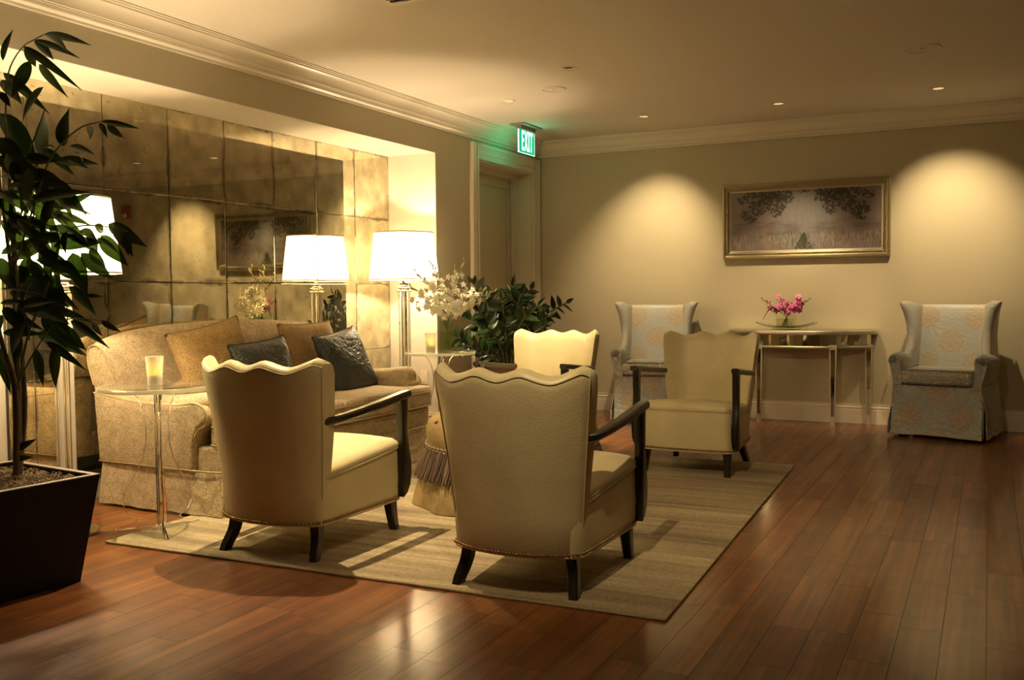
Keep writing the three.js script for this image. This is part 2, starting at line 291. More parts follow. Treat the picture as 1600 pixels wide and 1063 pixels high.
const baseProfile = [[0, 0], [0.018, 0], [0.018, 0.118], [0.015, 0.124], [0.015, 0.131], [0.019, 0.134], [0.019, 0.142], [0.011, 0.148], [0.009, 0.158], [0.013, 0.161], [0.013, 0.169], [0, 0.169]];
moulding('baseboard_far', baseProfile, XR, alongX(0, 0));
moulding('baseboard_left', baseProfile, ZA - 1.395, g => g.translate(0, 0, 1.395));
moulding('baseboard_alcove', baseProfile, 0.46, alongX(-0.46, ZA));
moulding('baseboard_near', baseProfile, ZBACK - ZB, g => g.translate(0, 0, ZB));
// door in the left wall with its casing
{
  const d = struct('door_1', box(-0.262, -0.222, 0.008, 2.325, 0.145, 1.255), M.door);
  const rail = (y0, y1, z0, z1) => mesh('rail', box(-0.222, -0.208, y0, y1, z0, z1, 0.004), M.door, d);
  rail(0.01, 0.24, 0.27, 1.13); rail(1.0, 1.14, 0.27, 1.13); rail(2.17, 2.322, 0.27, 1.13);
  mesh('stile', box(-0.222, -0.208, 0.01, 2.322, 0.147, 0.27, 0.004), M.door, d); mesh('stile', box(-0.222, -0.208, 0.01, 2.322, 1.13, 1.253, 0.004), M.door, d);
  mesh('door_handle', merge([tube([[-0.21, 1.0, 1.2], [-0.16, 1.0, 1.2], [-0.155, 1.0, 1.09]], 0.009, 16)]), M.chrome, d);
  const cas = (z0, z1, y0, y1) => merge([box(0, 0.014, y0, y1, z0, z1), box(0.014, 0.024, y0 + (y0 ? 0.018 : 0), y1 - 0.0, z0 + 0.018, z1 - 0.018), box(0.024, 0.034, y0 + (y0 ? 0.1 : 0), y1, Math.max(z0, 0), z1)].slice(0, 2));
  const vert = (z0, z1, inner) => { const s = inner > 0 ? 1 : -1, a = inner > 0 ? z0 : z1, f = (u0, u1, t0, t1) => box(t0, t1, 0, 2.465, Math.min(a + s * u0, a + s * u1), Math.max(a + s * u0, a + s * u1)); return merge([f(0, 0.135, 0, 0.016), f(0, 0.028, 0.016, 0.036), f(0.028, 0.05, 0.016, 0.027), f(0.05, 0.085, 0.016, 0.022), f(0.11, 0.135, 0.016, 0.024)]); };
  struct('trim_3', vert(1.26, 1.395, -1), M.trim);
  struct('trim_4', (() => { const f = (u0, u1, t0, t1) => box(t0, t1, 0, 2.465, 0.025 + u0, 0.025 + u1); return merge([f(0, 0.115, 0, 0.016), f(0, 0.028, 0.016, 0.036), f(0.028, 0.05, 0.016, 0.027), f(0.05, 0.08, 0.016, 0.022), f(0.095, 0.115, 0.016, 0.024)]); })(), M.trim);
  struct('trim_5', (() => { const f = (y0, y1, t0, t1) => box(t0, t1, y0, y1, 0.14, 1.26); return merge([f(2.33, 2.465, 0, 0.016), f(2.437, 2.465, 0.016, 0.036), f(2.415, 2.437, 0.016, 0.027), f(2.38, 2.415, 0.016, 0.022), f(2.33, 2.355, 0.016, 0.024)]); })(), M.trim);
  struct('trim_6', merge([box(-0.2, 0, 0, 2.33, 0.14, 0.155), box(-0.2, 0, 0, 2.33, 1.245, 1.26), box(-0.2, 0, 2.315, 2.33, 0.155, 1.245), box(-0.205, -0.15, 0, 2.315, 0.155, 0.205), box(-0.205, -0.15, 0, 2.315, 1.195, 1.245), box(-0.205, -0.15, 2.265, 2.315, 0.205, 1.195)]), M.trim);
}
// floor: subfloor slab and separate planks
{
  const floor = struct('floor', box(-0.62, XR, -0.06, -0.012, 0, ZBACK), M.subfloor);
  const W = 0.1325, r = rng(21), list = [];
  const fwd = V(); camera.getWorldDirection(fwd);
  for (let k = -33; k < 17; k++) {
    let x0 = 3.7865 + k * W, x1 = x0 + W; if (x1 < -0.48 || x0 > XR - 0.01) continue;
    x0 = Math.max(x0, -0.489); x1 = Math.min(x1, XR);
    const cuts = k === -2 ? [0, 0.7, 1.5, 2.3, 3.1, 3.9, 4.489, 4.768, 5.323, 6.4, 7.3] : [0];
    if (k !== -2) { let z = -r() * 0.8; while (z < ZBACK) { z += 0.35 + r() * r() * 1.35; if (z > 0.15) cuts.push(z); } }
    cuts.push(ZBACK);
    for (let i = 0; i < cuts.length - 1; i++) {
      const z0 = cuts[i], z1 = Math.min(cuts[i + 1], ZBACK); if (z1 - z0 < 0.05) continue;
      const c = V((x0 + x1) / 2, 0, (z0 + z1) / 2), to = c.clone().sub(camera.position), dep = to.dot(fwd), q = c.clone();
      const rugged = c.x > 0.5 && c.x < 2.8 && z0 > 2.5 && z1 < 5.4, sofa = c.x < 0.5 && c.z > 2.9 && c.z < 5;
      const ang = Math.acos(Math.max(-1, Math.min(1, to.setY(0).normalize().dot(V(fwd.x, 0, fwd.z).normalize()))));
      const size = dep > 0.5 && ang < 0.55 && c.x > 0.0 && !rugged && !sofa && dep > 2.4 ? (z1 - z0) / Math.pow(dep, 3) : 0;
      list.push({ x0, x1, z0, z1, size });
    }
  }
  list.sort((a, b) => b.size - a.size);
  const rest = [];
  list.forEach((p, i) => {
    const g = uvBox(box(p.x0 + 0.0007, p.x1 - 0.0007, -0.012, 0, p.z0 + 0.0007, p.z1 - 0.0007), 1, r() * 7);
    if (i < 300 && p.size > 0) mesh('plank', g, M.planks[Math.floor(r() * 6)], floor); else { const m = Math.floor(r() * 6); (rest[m] = rest[m] || []).push(g); }
  });
  rest.forEach((gs, m) => stuff(mesh('planks_out_of_sight', merge(gs), M.planks[m], floor)));
}
// recessed downlights
const WHERE = ['white recessed ceiling spot left of the picture, near the far wall', 'white recessed ceiling spot above the mirrored console table', 'glowing recessed ceiling spot near the far wall, right of the picture', 'dark adjustable ceiling spot beside the round ceiling speaker', 'small ceiling spot nearest the green exit sign', 'recessed ceiling spot above the armchair beside the sofa, outside the view', 'added fill spot in the ceiling on the camera side, outside the view', 'recessed ceiling spot over the walkway, outside the view'];
SPOTS.forEach((s, i) => {
  const [x, z] = s.at, d = thing('recessed_light', WHERE[i], 'ceiling light', [x, CEIL, z], 0, 'recessed ceiling lights');
  mesh('trim_ring', lathe([[0.038, -0.002], [0.040, -0.005], [0.054, -0.005], [0.057, -0.001], [0.057, 0], [0.0425, 0], [0.0415, 0.004], [0.038, -0.002]], 32), M.fixture, d);
  mesh('can', lathe([[0.0405, 0.001], [0.0405, 0.085], [0.0, 0.085]], 28), i === 3 ? M.darkHole : M.fixture, d);
  mesh('lamp', lathe([[0, 0.03], [0.02, 0.032], [0.026, 0.045], [0.016, 0.075], [0, 0.08]], 20), M.bulb, d);
  const L = new THREE.SpotLight(WARM, s.cd, 0, s.cone, s.blend, 2);
  L.position.set(x, CEIL - 0.004, z); L.target.position.set(...s.aim); L.castShadow = true; L.shadow.radius = 0.9; L.shadow.bias = -0.0004; L.shadow.mapSize.set(1024, 1024);
  scene.add(L, L.target); L.name = 'spot_light'; L.target.name = 'spot_target';
});
// round ceiling speakers, air vent
for (const [x, z, rr, label] of [[1.171, 2.213, 0.095, 'round white ceiling speaker grille near the exit sign'], [3.646, 2.182, 0.110, 'round white ceiling speaker grille at the right of the ceiling']]) {
  const d = thing('ceiling_speaker', label, 'speaker', [x, CEIL, z], 0, 'ceiling speakers');
  mesh('rim', lathe([[rr * 0.86, 0], [rr * 0.86, -0.004], [rr * 0.9, -0.007], [rr * 0.97, -0.006], [rr, 0]], 40), M.fixture, d);
  mesh('grille', lathe([[0, -0.004], [rr * 0.85, -0.0025], [rr * 0.855, 0]], 40), M.ceiling, d);
  mesh('badge', lathe([[0, -0.0065], [0.008, -0.006], [0.009, -0.0035]], 12), M.exitHousing, d);
}
{
  const d = thing('air_vent', 'square white ceiling air vent at the top edge of the photo', 'vent', [1.44, CEIL, 4.62], 0.03);
  const a = 0.155, b = 0.135;
  mesh('frame', merge([box(-a, a, -0.008, 0, -a, -b), box(-a, a, -0.008, 0, b, a), box(-a, -b, -0.008, 0, -b, b), box(b, a, -0.008, 0, -b, b)]), M.fixture, d);
  mesh('backing', box(-b, b, -0.001, 0, -b, b), M.darkHole, d);
  for (let k = 0; k < 7; k++) { const g = new THREE.BoxGeometry(2 * b, 0.002, 0.03); g.rotateX(0.6); g.translate(0, -0.008, -0.11 + k * 0.037); mesh('slat', uvBox(g), M.fixture, d); }
}
// exit sign
{
  const font = await new FontLoader().loadAsync('fonts/droid/droid_sans_bold.typeface.json');
  const e = thing('exit_sign', 'lit green EXIT sign hanging from the ceiling above the door', 'exit sign', [0.322, CEIL, 0.927]);
  mesh('ceiling_plate', box(-0.075, 0.075, -0.012, 0, -0.185, 0.185, 0.004), M.exitHousing, e);
  mesh('housing', box(-0.022, 0.022, -0.046, -0.012, -0.15, 0.15, 0.004), M.exitHousing, e);
  const pnl = mesh('panel', box(-0.004, 0.004, -0.245, -0.046, -0.157, 0.157), M.exitGreen, e);
  mesh('edge', merge([box(-0.006, 0.006, -0.249, -0.245, -0.161, 0.161), box(-0.006, 0.006, -0.249, -0.046, -0.161, -0.157), box(-0.006, 0.006, -0.249, -0.046, 0.157, 0.161)]), M.exitWhite, pnl);
  const tg = new TextGeometry('EXIT', { font, size: 0.118, depth: 0.002, curveSegments: 4 }); tg.computeBoundingBox();
  const w = tg.boundingBox.max.x - tg.boundingBox.min.x; tg.scale(0.225 / w, 1.5, 1); tg.translate(-0.1125, -0.226, 0.0042); tg.rotateY(Math.PI / 2);
  mesh('lettering', clean(tg), M.exitWhite, pnl);
  for (const [sx, ry] of [[1, -Math.PI / 2], [-1, Math.PI / 2]]) {
    const L = new THREE.RectAreaLight(lin(0.02, 1, 0.42), EXIT_CD / (0.314 * 0.2) , 0.3, 0.19); L.position.set(0.322 + sx * 0.012, CEIL - 0.145, 0.927); L.rotation.y = ry + Math.PI; L.name = 'exit_glow';
    L.lookAt(0.322 + sx, CEIL - 0.145, 0.927); scene.add(L);
  }
}
// mirrored wall in the alcove
{
  const sp = 0.5315, cw = 0.476, t = thing('mirror_wall', 'antique mirror wall of bevelled square panels behind the sofa', 'mirror', [MX, 0, ZA]);
  mesh('backing', box(-0.029, -0.008, 0.169, HS - 0.001, 0.006, 3.48), M.mirrorBack, t);
  const r = rng(5);
  const panel = (w, h) => {
    const ring = (i, x) => [V(x, -h / 2 + i, -w / 2 + i), V(x, h / 2 - i, -w / 2 + i), V(x, h / 2 - i, w / 2 - i), V(x, -h / 2 + i, w / 2 - i)];
    const g = loft([ring(0.0008, -0.007), ring(0.0008, -0.0006), ring(0.005, 0)], true, true, 0.002), p = g.attributes.position, uv = g.attributes.uv;
    for (let k = 0; k < p.count; k++) uv.setXY(k, 0.5 + p.getZ(k) / w * 0.999, 0.5 + p.getY(k) / h * 0.999);
    return g;
  };
  const full = panel(cw, sp), narrow = panel(0.148, sp);
  for (let row = 0; row < 4; row++) for (let k = 0; k < 8; k++) {
    const m = mesh('mirror_panel', k < 7 ? full : narrow, M.mirrors[Math.floor(r() * 6)], t);
    m.position.set(0, HS - sp * (row + 0.5), k < 7 ? (k + 0.5) * cw : 7 * cw + 0.074);
    m.rotation.set((r() - 0.5) * 0.0, (r() - 0.5) * 0.007, (r() - 0.5) * 0.006);
  }
}
{
  const o = thing('wall_outlet', 'white outlet plate low on the alcove end wall', 'outlet', [-0.13, 0.40, ZA]);
  mesh('plate', box(-0.035, 0.035, 0, 0.115, 0, 0.006, 0.002), M.plate, o);
  mesh('socket', box(-0.017, 0.017, 0.018, 0.050, 0.006, 0.009), M.trim, o); mesh('socket', box(-0.017, 0.017, 0.065, 0.097, 0.006, 0.009), M.trim, o);
}
{
  const o = thing('fire_alarm', 'red fire alarm box on the far wall, seen in the mirror', 'fire alarm', [4.9, 2.11, 0]);
  mesh('housing', box(-0.065, 0.065, 0, 0.17, 0, 0.05, 0.006), M.red, o); mesh('strobe', box(-0.03, 0.03, 0.01, 0.06, 0.05, 0.075, 0.006), M.plate, o);
}

// ------------------------------------------------------------------ rug
{
  const g = box(-1.335, 1.335, 0, 0.012, -1.59, 1.59, 0.005);
  const o = mesh('rug', g, M.rug); o.position.set(1.655, 0.0, 3.94); o.rotation.y = 0.042;
  tag(o, 'pale beige striped area rug under the chairs and the ottoman', 'rug');
}
const RUG = 0.012;

// ------------------------------------------------------------------ cream armchairs
function makeArmchair() {
  const t = thing('armchair', 'x', 'armchair', [0, 0, 0], 0, 'cream leather armchairs round the rug');
  // plan outline of the body, bowed at the back
  const plan = (w, zf, zb, bow, rc, inset = 0) => {
    const P = [], n = 10; w -= inset; zf -= inset; zb += inset;
    const arc = (cx, cz, a0, a1) => { for (let i = 0; i <= 5; i++) { const a = a0 + (a1 - a0) * i / 5; P.push([cx + rc * Math.cos(a), cz + rc * Math.sin(a)]); } };
    arc(w - rc, zf - rc, 0, Math.PI / 2);
    for (let i = 1; i < n; i++) { const u = 1 - 2 * i / n; P.push([u * (w - rc), zf + 0.018 * (1 - u * u)]); }
    arc(-w + rc, zf - rc, Math.PI / 2, Math.PI);
    arc(-w + rc, zb + rc, Math.PI, Math.PI * 1.5);
    for (let i = 1; i < n; i++) { const u = -1 + 2 * i / n; P.push([u * (w - rc), zb - bow * (1 - u * u)]); }
    arc(w - rc, zb + rc, Math.PI * 1.5, Math.PI * 2);
    return P;
  };
  const W = 0.298, ZF = 0.325, ZB_ = -0.322, BOW = 0.045, RC = 0.06;
  const ringAt = (y, inset, f = () => 0) => plan(W, ZF, ZB_, BOW, RC, inset).map(([x, z]) => V(x * (1 - 0.115 * Math.max(0, Math.min(1, (0.12 - z) / 0.44))), y + f(x, z), z)).reverse();
  const rise = (x, z) => 0.055 * Math.max(0, Math.min(1, (z + 0.15) / 0.45));           // welt climbs towards the front
  mesh('body', loft([ringAt(0.15, 0.008), ringAt(0.155, 0.0), ringAt(0.25, -0.006), ringAt(0.345, 0.0, rise)], true, true), M.leather, t);
  const dome = (k) => (x, z) => rise(x, z) * 1 + k;
  const seat = mesh('seat', loft([ringAt(0.345, 0.0, rise), ringAt(0.365, -0.006, rise), ringAt(0.385, 0.012, rise), ringAt(0.40, 0.05, rise), ringAt(0.411, 0.12, rise), ringAt(0.415, 0.20, rise)], false, true, 1.2), M.leather, t);
  mesh('piping', tube(ringAt(0.348, -0.004, rise), 0.0035, 110, 6, true), M.welt, seat);
  mesh('hem', tube(ringAt(0.150, -0.002), 0.0042, 110, 6, true), M.welt, t);
  // back
  const top = u => { const a = Math.abs(u); const corner = 0.036 * Math.pow(Math.max(0, Math.min(1, (a - 0.60) / 0.34)), 1.6) - 0.016 * Math.pow(Math.max(0, (a - 0.90) / 0.10), 2), hump = 0.024 * Math.exp(-Math.pow((a - 0.28) / 0.17, 2)), dip = -0.006 * Math.exp(-Math.pow((a - 0.66) / 0.12, 2)); return 0.836 + corner + hump + dip; };
  const rings = [], NU = 28;
  const prof = [[0, 0.006], [0.012, 0], [0.2, 0], [0.36, 0], [0.5, 0], [0.65, 0], [0.8, 0], [0.92, 0], [0.965, 0.006], [0.988, 0.018], [1.0, 0.036]];
  for (const [v, ins] of prof) {
    const ring = [];
    const hw = 0.258 + 0.066 * Math.pow(v, 1.15), y = u => 0.152 + (top(u) - 0.152) * v;
    const zb = u => -0.384 + 0.085 * Math.pow(Math.abs(u), 2.6) - 0.095 * Math.pow(v, 1.4), th = 0.062 + 0.055 * Math.min(1, v * 1.6) - 0.015 * v;
    const flare = (u) => 0.02 * v * Math.pow(Math.abs(u), 4);
    for (let i = 0; i <= NU; i++) { const u = -1 + 2 * i / NU, c = 1 - Math.pow(Math.abs(u), 14); ring.push(V(u * (hw - ins * 0.3), y(u) - (v > 0.9 ? 0 : 0), zb(u) + ins + (1 - c) * 0.018 + flare(u))); }
    for (let i = NU; i >= 0; i--) { const u = -1 + 2 * i / NU, c = 1 - Math.pow(Math.abs(u), 14); ring.push(V(u * (hw - ins * 0.3), y(u), zb(u) + th - ins - (1 - c) * 0.012 + flare(u) + 0.02 * v * Math.pow(Math.abs(u), 3))); }
    rings.push(ring);
  }
  { const l = rings[rings.length - 1], n = l.length, z = l.map((p, i) => p.clone().add(l[n - 1 - i]).multiplyScalar(0.5).add(V(0, 0.004, 0))); rings.push(z); }   // close the top along its middle line
  const back = mesh('backrest', loft(rings, true, false, 1.0), M.leather, t);
  for (const s of [0, 1]) { const pts = []; for (let k = 1; k < 10; k++) { const r = rings[k]; const p = s ? r[NU] : r[0]; pts.push(p.clone().add(V(s ? 0.001 : -0.001, 0, -0.002))); } mesh('piping', tube(pts, 0.0022, 30, 6), M.leather, back); }
  { const r = rings[8], pts = []; for (let i = 0; i <= NU; i++) pts.push(r[i].clone().add(V(0, 0, -0.001))); mesh('piping', tube(pts, 0.0022, 60, 6), M.leather, back); }
  // nail heads round the hem: too small to take one by one
  { const head = new THREE.SphereGeometry(0.0066, 7, 4, 0, Math.PI * 2, 0, Math.PI / 2), c = new THREE.CatmullRomCurve3(ringAt(0.1635, -0.003), true), gs = [], n = 160, q = new THREE.Quaternion();
    for (let i = 0; i < n; i++) { const p = c.getPointAt(i / n); const back_ = p.z < -0.25; const o = back_ ? V(p.x * 0.25, 0, -1) : p.z > 0.27 ? V(0, 0, 1) : V(Math.sign(p.x), 0, 0); if (back_) { const u = p.x / 0.258; if (Math.abs(u) < 1.02) p.z = Math.min(p.z, -0.391 + 0.085 * Math.pow(Math.abs(u), 2.6)); } q.setFromUnitVectors(V(0, 1, 0), o.normalize()); gs.push(head.clone().applyQuaternion(q).translate(p.x, p.y, p.z)); }
    stuff(mesh('nail_trim', merge(gs), M.nail, t)); }
  for (const s of [-1, 1]) {
    const arm = mesh('arm', sweep([[s * 0.272, 0.598, -0.325], [s * 0.300, 0.600, -0.24], [s * 0.314, 0.612, -0.10], [s * 0.320, 0.632, 0.10], [s * 0.322, 0.650, 0.26], [s * 0.322, 0.656, 0.338]], q => [0.030 + 0.018 * Math.min(1, q * 1.6), 0.034], [1, 0, 0], 0.22, 18), M.espresso, t);
    const post = extrude([[0.265, 0.655], [0.332, 0.655], [0.330, 0.56], [0.326, 0.47], [0.338, 0.40], [0.356, 0.33], [0.358, 0.27], [0.346, 0.215], [0.318, 0.178], [0.285, 0.162], [0.272, 0.22], [0.276, 0.32], [0.286, 0.42], [0.280, 0.52], [0.278, 0.60]], 0.030, 0.004, false, 2);
    post.rotateY(-Math.PI / 2); post.translate(s * 0.316 + 0.019, 0, 0);
    mesh('arm_post', soft(post, 0.5), M.espresso, t);
  }
  for (const [sx, sz] of [[-1, 1], [1, 1], [-1, -1], [1, -1]]) {
    const g = sz > 0 ? sweep([[sx * 0.258, 0.17, 0.265], [sx * 0.262, 0.10, 0.272], [sx * 0.266, 0, 0.292]], q => [0.056 - 0.018 * q, 0.056 - 0.018 * q], [1, 0, 0], 0.12, 8)
      : sweep([[sx * 0.215, 0.17, -0.262], [sx * 0.225, 0.09, -0.272], [sx * 0.245, 0, -0.322]], q => [0.048 - 0.012 * q, 0.056 - 0.016 * q], [1, 0, 0], 0.12, 10);
    const lp = g.attributes.position; for (let i = 0; i < lp.count; i++) if (lp.getY(i) < 0.012) lp.setY(i, 0);   // feet stand flat
    mesh('leg', g, M.espresso, t);
  }
  return t;
}
const chair0 = makeArmchair();
[[1.232, 5.125, Math.PI + 0.045, 'cream leather armchair with its back to us, nearest the sofa, seat brightly lit'],
 [2.425, 5.105, Math.PI + 0.045, 'cream leather armchair with its back to us in the centre, in dim light'],
 [1.235, 2.63, 0.02, 'brightly lit cream armchair facing us in front of the leafy floor plant'],
 [2.362, 2.60, 0.0, 'cream leather armchair facing us in front of the console table']].forEach(([x, z, a, label], i) => {
  const c = i ? chair0.clone() : chair0; if (i) { c.name = numbered('armchair'); scene.add(c); c.userData = { ...chair0.userData }; }
  c.userData.label = label; c.position.set(x, RUG, z); c.rotation.set(0, a, 0);
});

// ------------------------------------------------------------------ sofa: local x forward, z along its length
const SOFA = { x: 0.10, z: 3.985, L: 1.015 };
{
  const t = thing('sofa', 'long beige chenille skirted sofa in front of the mirror wall', 'sofa', [SOFA.x, 0, SOFA.z]), L = SOFA.L;
  mesh('base', box(-0.44, 0.455, 0.225, 0.365, -L + 0.02, L - 0.02, 0.02), M.chenille, t);
  for (const sx of [-0.36, 0.36]) for (const sz of [-0.85, 0.85]) mesh('foot', box(sx - 0.03, sx + 0.03, 0.0, 0.24, sz - 0.03, sz + 0.03), M.espresso, t);
  // skirt panels, flaring, with a gap at the corners like a kick pleat
  const skirt = (ax, az, bx, bz, out) => { const n = V(...out); return sheet((u, v) => { const h = 1 - v, x = ax + (bx - ax) * u, z = az + (bz - az) * u; const k = 0.038 * h + 0.006 * Math.sin(u * 17 + 1) * h + 0.004 * Math.sin(u * 41) * h; const e = 1 + 0.02 * h; return V(x * 1 + n.x * k, 0.016 + 0.224 * v, z + n.z * k); }, 50, 8, 0.012); };
  mesh('skirt', skirt(-0.43, L - 0.01, 0.462, L - 0.01, [0.25, 0, 1]), M.chenille, t);
  mesh('skirt', skirt(0.468, L - 0.01, 0.468, -L + 0.01, [1, 0, 0]), M.chenille, t);
  mesh('skirt', skirt(0.462, -L + 0.01, -0.43, -L + 0.01, [0, 0, -1]), M.chenille, t);
  for (const s of [1, -1]) mesh('pleat', box(0.40, 0.468, 0.018, 0.235, s * (L - 0.045) - 0.03, s * (L - 0.045) + 0.03), M.chenille, t);
  const weltPath = [[-0.44, 0.242, L + 0.004], [0.44, 0.242, L + 0.004], [0.472, 0.242, L - 0.02], [0.472, 0.242, -L + 0.02], [0.44, 0.242, -L - 0.004], [-0.44, 0.242, -L - 0.004]];
  mesh('piping', tube(weltPath, 0.005, 200, 6), M.chenilleWelt, t);
  // arms
  const armOutline = [[-0.44, 0.235], [-0.455, 0.45], [-0.47, 0.625], [-0.36, 0.612], [-0.2, 0.592], [0.0, 0.580], [0.18, 0.586], [0.275, 0.598], [0.345, 0.578], [0.372, 0.532], [0.355, 0.488], [0.305, 0.462], [0.278, 0.42], [0.270, 0.35], [0.268, 0.235]];
  for (const s of [1, -1]) {
    const g = extrude(armOutline, 0.12, 0.022, false, 4); g.translate(0, 0, s > 0 ? L - 0.13 : -L + 0.01);
    const a = mesh('arm', soft(g, 0.9), M.chenille, t);
    const roll = [], zc = s * (L - 0.085);
    for (let i = 0; i <= 24; i++) {
      const q = i / 24, x = -0.42 + 0.80 * q, r = (q > 0.9 ? Math.sqrt(Math.max(0.0004, 1 - Math.pow((q - 0.9) / 0.1, 2))) : 1) * (0.062 + 0.012 * q), y = 0.600 - 0.030 * Math.sin(q * Math.PI) + 0.008 * q - 0.02 * Math.max(0, q - 0.85);
      const ring = []; for (let k = 0; k < 16; k++) { const b = k / 16 * Math.PI * 2; ring.push(V(x, y - 0.012 + r * 0.80 * Math.sin(b), zc + r * 1.05 * Math.cos(b))); } roll.push(ring);
    }
    mesh('arm_roll', loft(roll.map(r => s > 0 ? r : r), true, true, 1.2), M.chenille, a);
    for (const k of [0, 1, 2]) { const pts = []; for (let i = 0; i <= 8; i++) { const b = -0.9 + i / 8 * 2.4; pts.push(V(0.335 + 0.016 * k - 0.01 * i / 8, 0.575 + (0.062 - k * 0.012) * Math.sin(b), zc + s * (0.066 - k * 0.016) * Math.cos(b) * 1.05)); } mesh('pleat_fold', tube(pts, 0.006, 20, 6), M.chenilleWelt, a); }
    const wp = armOutline.slice(2, 13).map(([x, y]) => V(x * 0.998, y - 0.008, s * (L + 0.006)));
    mesh('piping', tube(wp, 0.0045, 70, 6), M.chenilleWelt, a);
  }
  // camel back, lofted along the length
  const rings = [];
  for (let i = 0; i <= 44; i++) {
    const u = -1 + 2 * i / 44, e = Math.pow(Math.abs(u), 6), z = u * (L - 0.004), end = Math.abs(u) > 0.965 ? (Math.abs(u) - 0.965) / 0.035 : 0;
    const h = 0.945 + 0.045 * Math.cos(u * Math.PI * 0.5) - 0.055 * e - 0.012 * end, th = 0.20 - 0.05 * end, x0 = -0.475, ring = [];
    const pr = [[x0 + 0.075, 0.24], [x0 + 0.045, 0.45], [x0 - 0.005, 0.66], [x0 - 0.045, h - 0.10], [x0 - 0.048, h - 0.045], [x0 - 0.03, h - 0.012], [x0 + 0.005, h], [x0 + 0.05, h - 0.012], [x0 + 0.088, h - 0.045], [x0 + 0.108, h - 0.10], [x0 + 0.15 , 0.70], [x0 + th, 0.52], [x0 + th + 0.03, 0.38], [x0 + th + 0.03, 0.24]];
    for (const [x, y] of pr) ring.push(V(x + 0.006 * end, y, z)); rings.push(ring);
  }
  const bk = mesh('backrest', loft(rings, true, true, 0.9), M.chenille, t);
  for (const s of [0, 44]) mesh('piping', tube(rings[s].slice(2, 11).map(p => p.clone().add(V(0, 0, s ? 0.003 : -0.003))), 0.0045, 50, 6), M.chenilleWelt, bk);
  // two T-shaped seat cushions
  for (const s of [1, -1]) {
    const P = [[-0.28, 0.006], [0.478, 0.006], [0.488, 0.06], [0.488, L - 0.10], [0.472, L - 0.022], [0.40, L - 0.012], [0.36, L - 0.03], [0.33, L - 0.155], [-0.28, L - 0.155]].map(([x, z]) => [x, s * z]);
    const g = extrude(s > 0 ? P : P.reverse(), 0.085, 0.03, false, 5); g.rotateX(Math.PI / 2); g.translate(0, 0.478, 0);
    // crown
    const p = g.attributes.position; for (let i = 0; i < p.count; i++) if (p.getY(i) > 0.44) { const z = p.getZ(i) / (s * L); p.setY(i, p.getY(i) + 0.010 * Math.sin(Math.PI * Math.min(1, Math.max(0, z)))); }
    const c = mesh('seat_cushion', soft(g, 0.9), M.chenille, t);
    const w = y => P.map(([x, z]) => V(x, y, z));
    mesh('piping', tube(w(0.470), 0.0042, 150, 6, true), M.chenilleWelt, c); mesh('piping', tube(w(0.376), 0.0042, 150, 6, true), M.chenilleWelt, c);
  }
}
// ------------------------------------------------------------------ cushions on the sofa
function pillow(label, mat, w, h, th, pos, rot, group, welt = true, weltMat) {
  const N = 22, pos_ = [], idx = [], r = rng(Math.round(w * 1000 + pos[2] * 100));
  const ph = r() * 6;
  const f = (u, v, s) => { const a = Math.pow(Math.max(0, (1 - u * u * u * u) * (1 - v * v * v * v)), 0.55), pin = 1 - 0.06 * (1 - v * v) * Math.abs(u) - 0, pin2 = 1 - 0.06 * (1 - u * u) * Math.abs(v); return V(u * w / 2 * pin, v * h / 2 * pin2, s * th / 2 * a * (1 + 0.08 * Math.sin(u * 4 + ph) * Math.cos(v * 5 + ph))); };
  for (const s of [1, -1]) { const b = pos_.length / 3; for (let j = 0; j <= N; j++) for (let i = 0; i <= N; i++) { const p = f(-1 + 2 * i / N, -1 + 2 * j / N, s); pos_.push(p.x, p.y, p.z); } for (let j = 0; j < N; j++) for (let i = 0; i < N; i++) { const a = b + j * (N + 1) + i, c = a + 1, d = a + N + 1, e = d + 1; s > 0 ? idx.push(a, c, e, a, e, d) : idx.push(a, e, c, a, d, e); } }
  let g = new THREE.BufferGeometry(); g.setAttribute('position', new THREE.Float32BufferAttribute(pos_, 3)); g.setIndex(idx); g = mergeVertices(g, 1e-5);
  const o = thing('throw_pillow', label, 'pillow', pos, 0, group); o.rotation.set(...rot);
  mesh('cover', soft(g, 1.4), mat, o);
  const e = []; for (let k = 0; k < 4; k++) for (let i = 0; i < 10; i++) { const q = -1 + 2 * i / 10; const [u, v] = [[q, -1], [1, q], [-q, 1], [-1, -q]][k]; e.push(f(u, v, 0)); }
  mesh('piping', tube(e, 0.004, 120, 6, true), weltMat || mat, o);
  return o;
}
pillow('large pale gold chenille pillow leaning at the near end of the sofa', M.pillowGold, 0.50, 0.50, 0.17, [-0.06, 0.735, 4.40], [-0.22, Math.PI / 2 - 0.25, 0.20, 'YXZ'], 'pillows on the sofa');
pillow('dark blue-grey silk pillow half hidden behind the front armchair', M.pillowBlue, 0.44, 0.40, 0.14, [0.135, 0.685, 4.18], [-0.30, Math.PI / 2 - 0.15, 0.10, 'YXZ'], 'pillows on the sofa');
pillow('brown-gold chenille pillow behind the dark pillow at the far end of the sofa', M.pillowTan, 0.50, 0.50, 0.17, [-0.135, 0.715, 3.42], [-0.22, Math.PI / 2 - 0.10, 0.02, 'YXZ'], 'pillows on the sofa');
pillow('dark blue-grey crinkled silk pillow at the far end of the sofa', M.pillowBlue, 0.46, 0.46, 0.15, [0.12, 0.685, 3.36], [-0.38, Math.PI / 2 - 0.05, 0.14, 'YXZ'], 'pillows on the sofa');

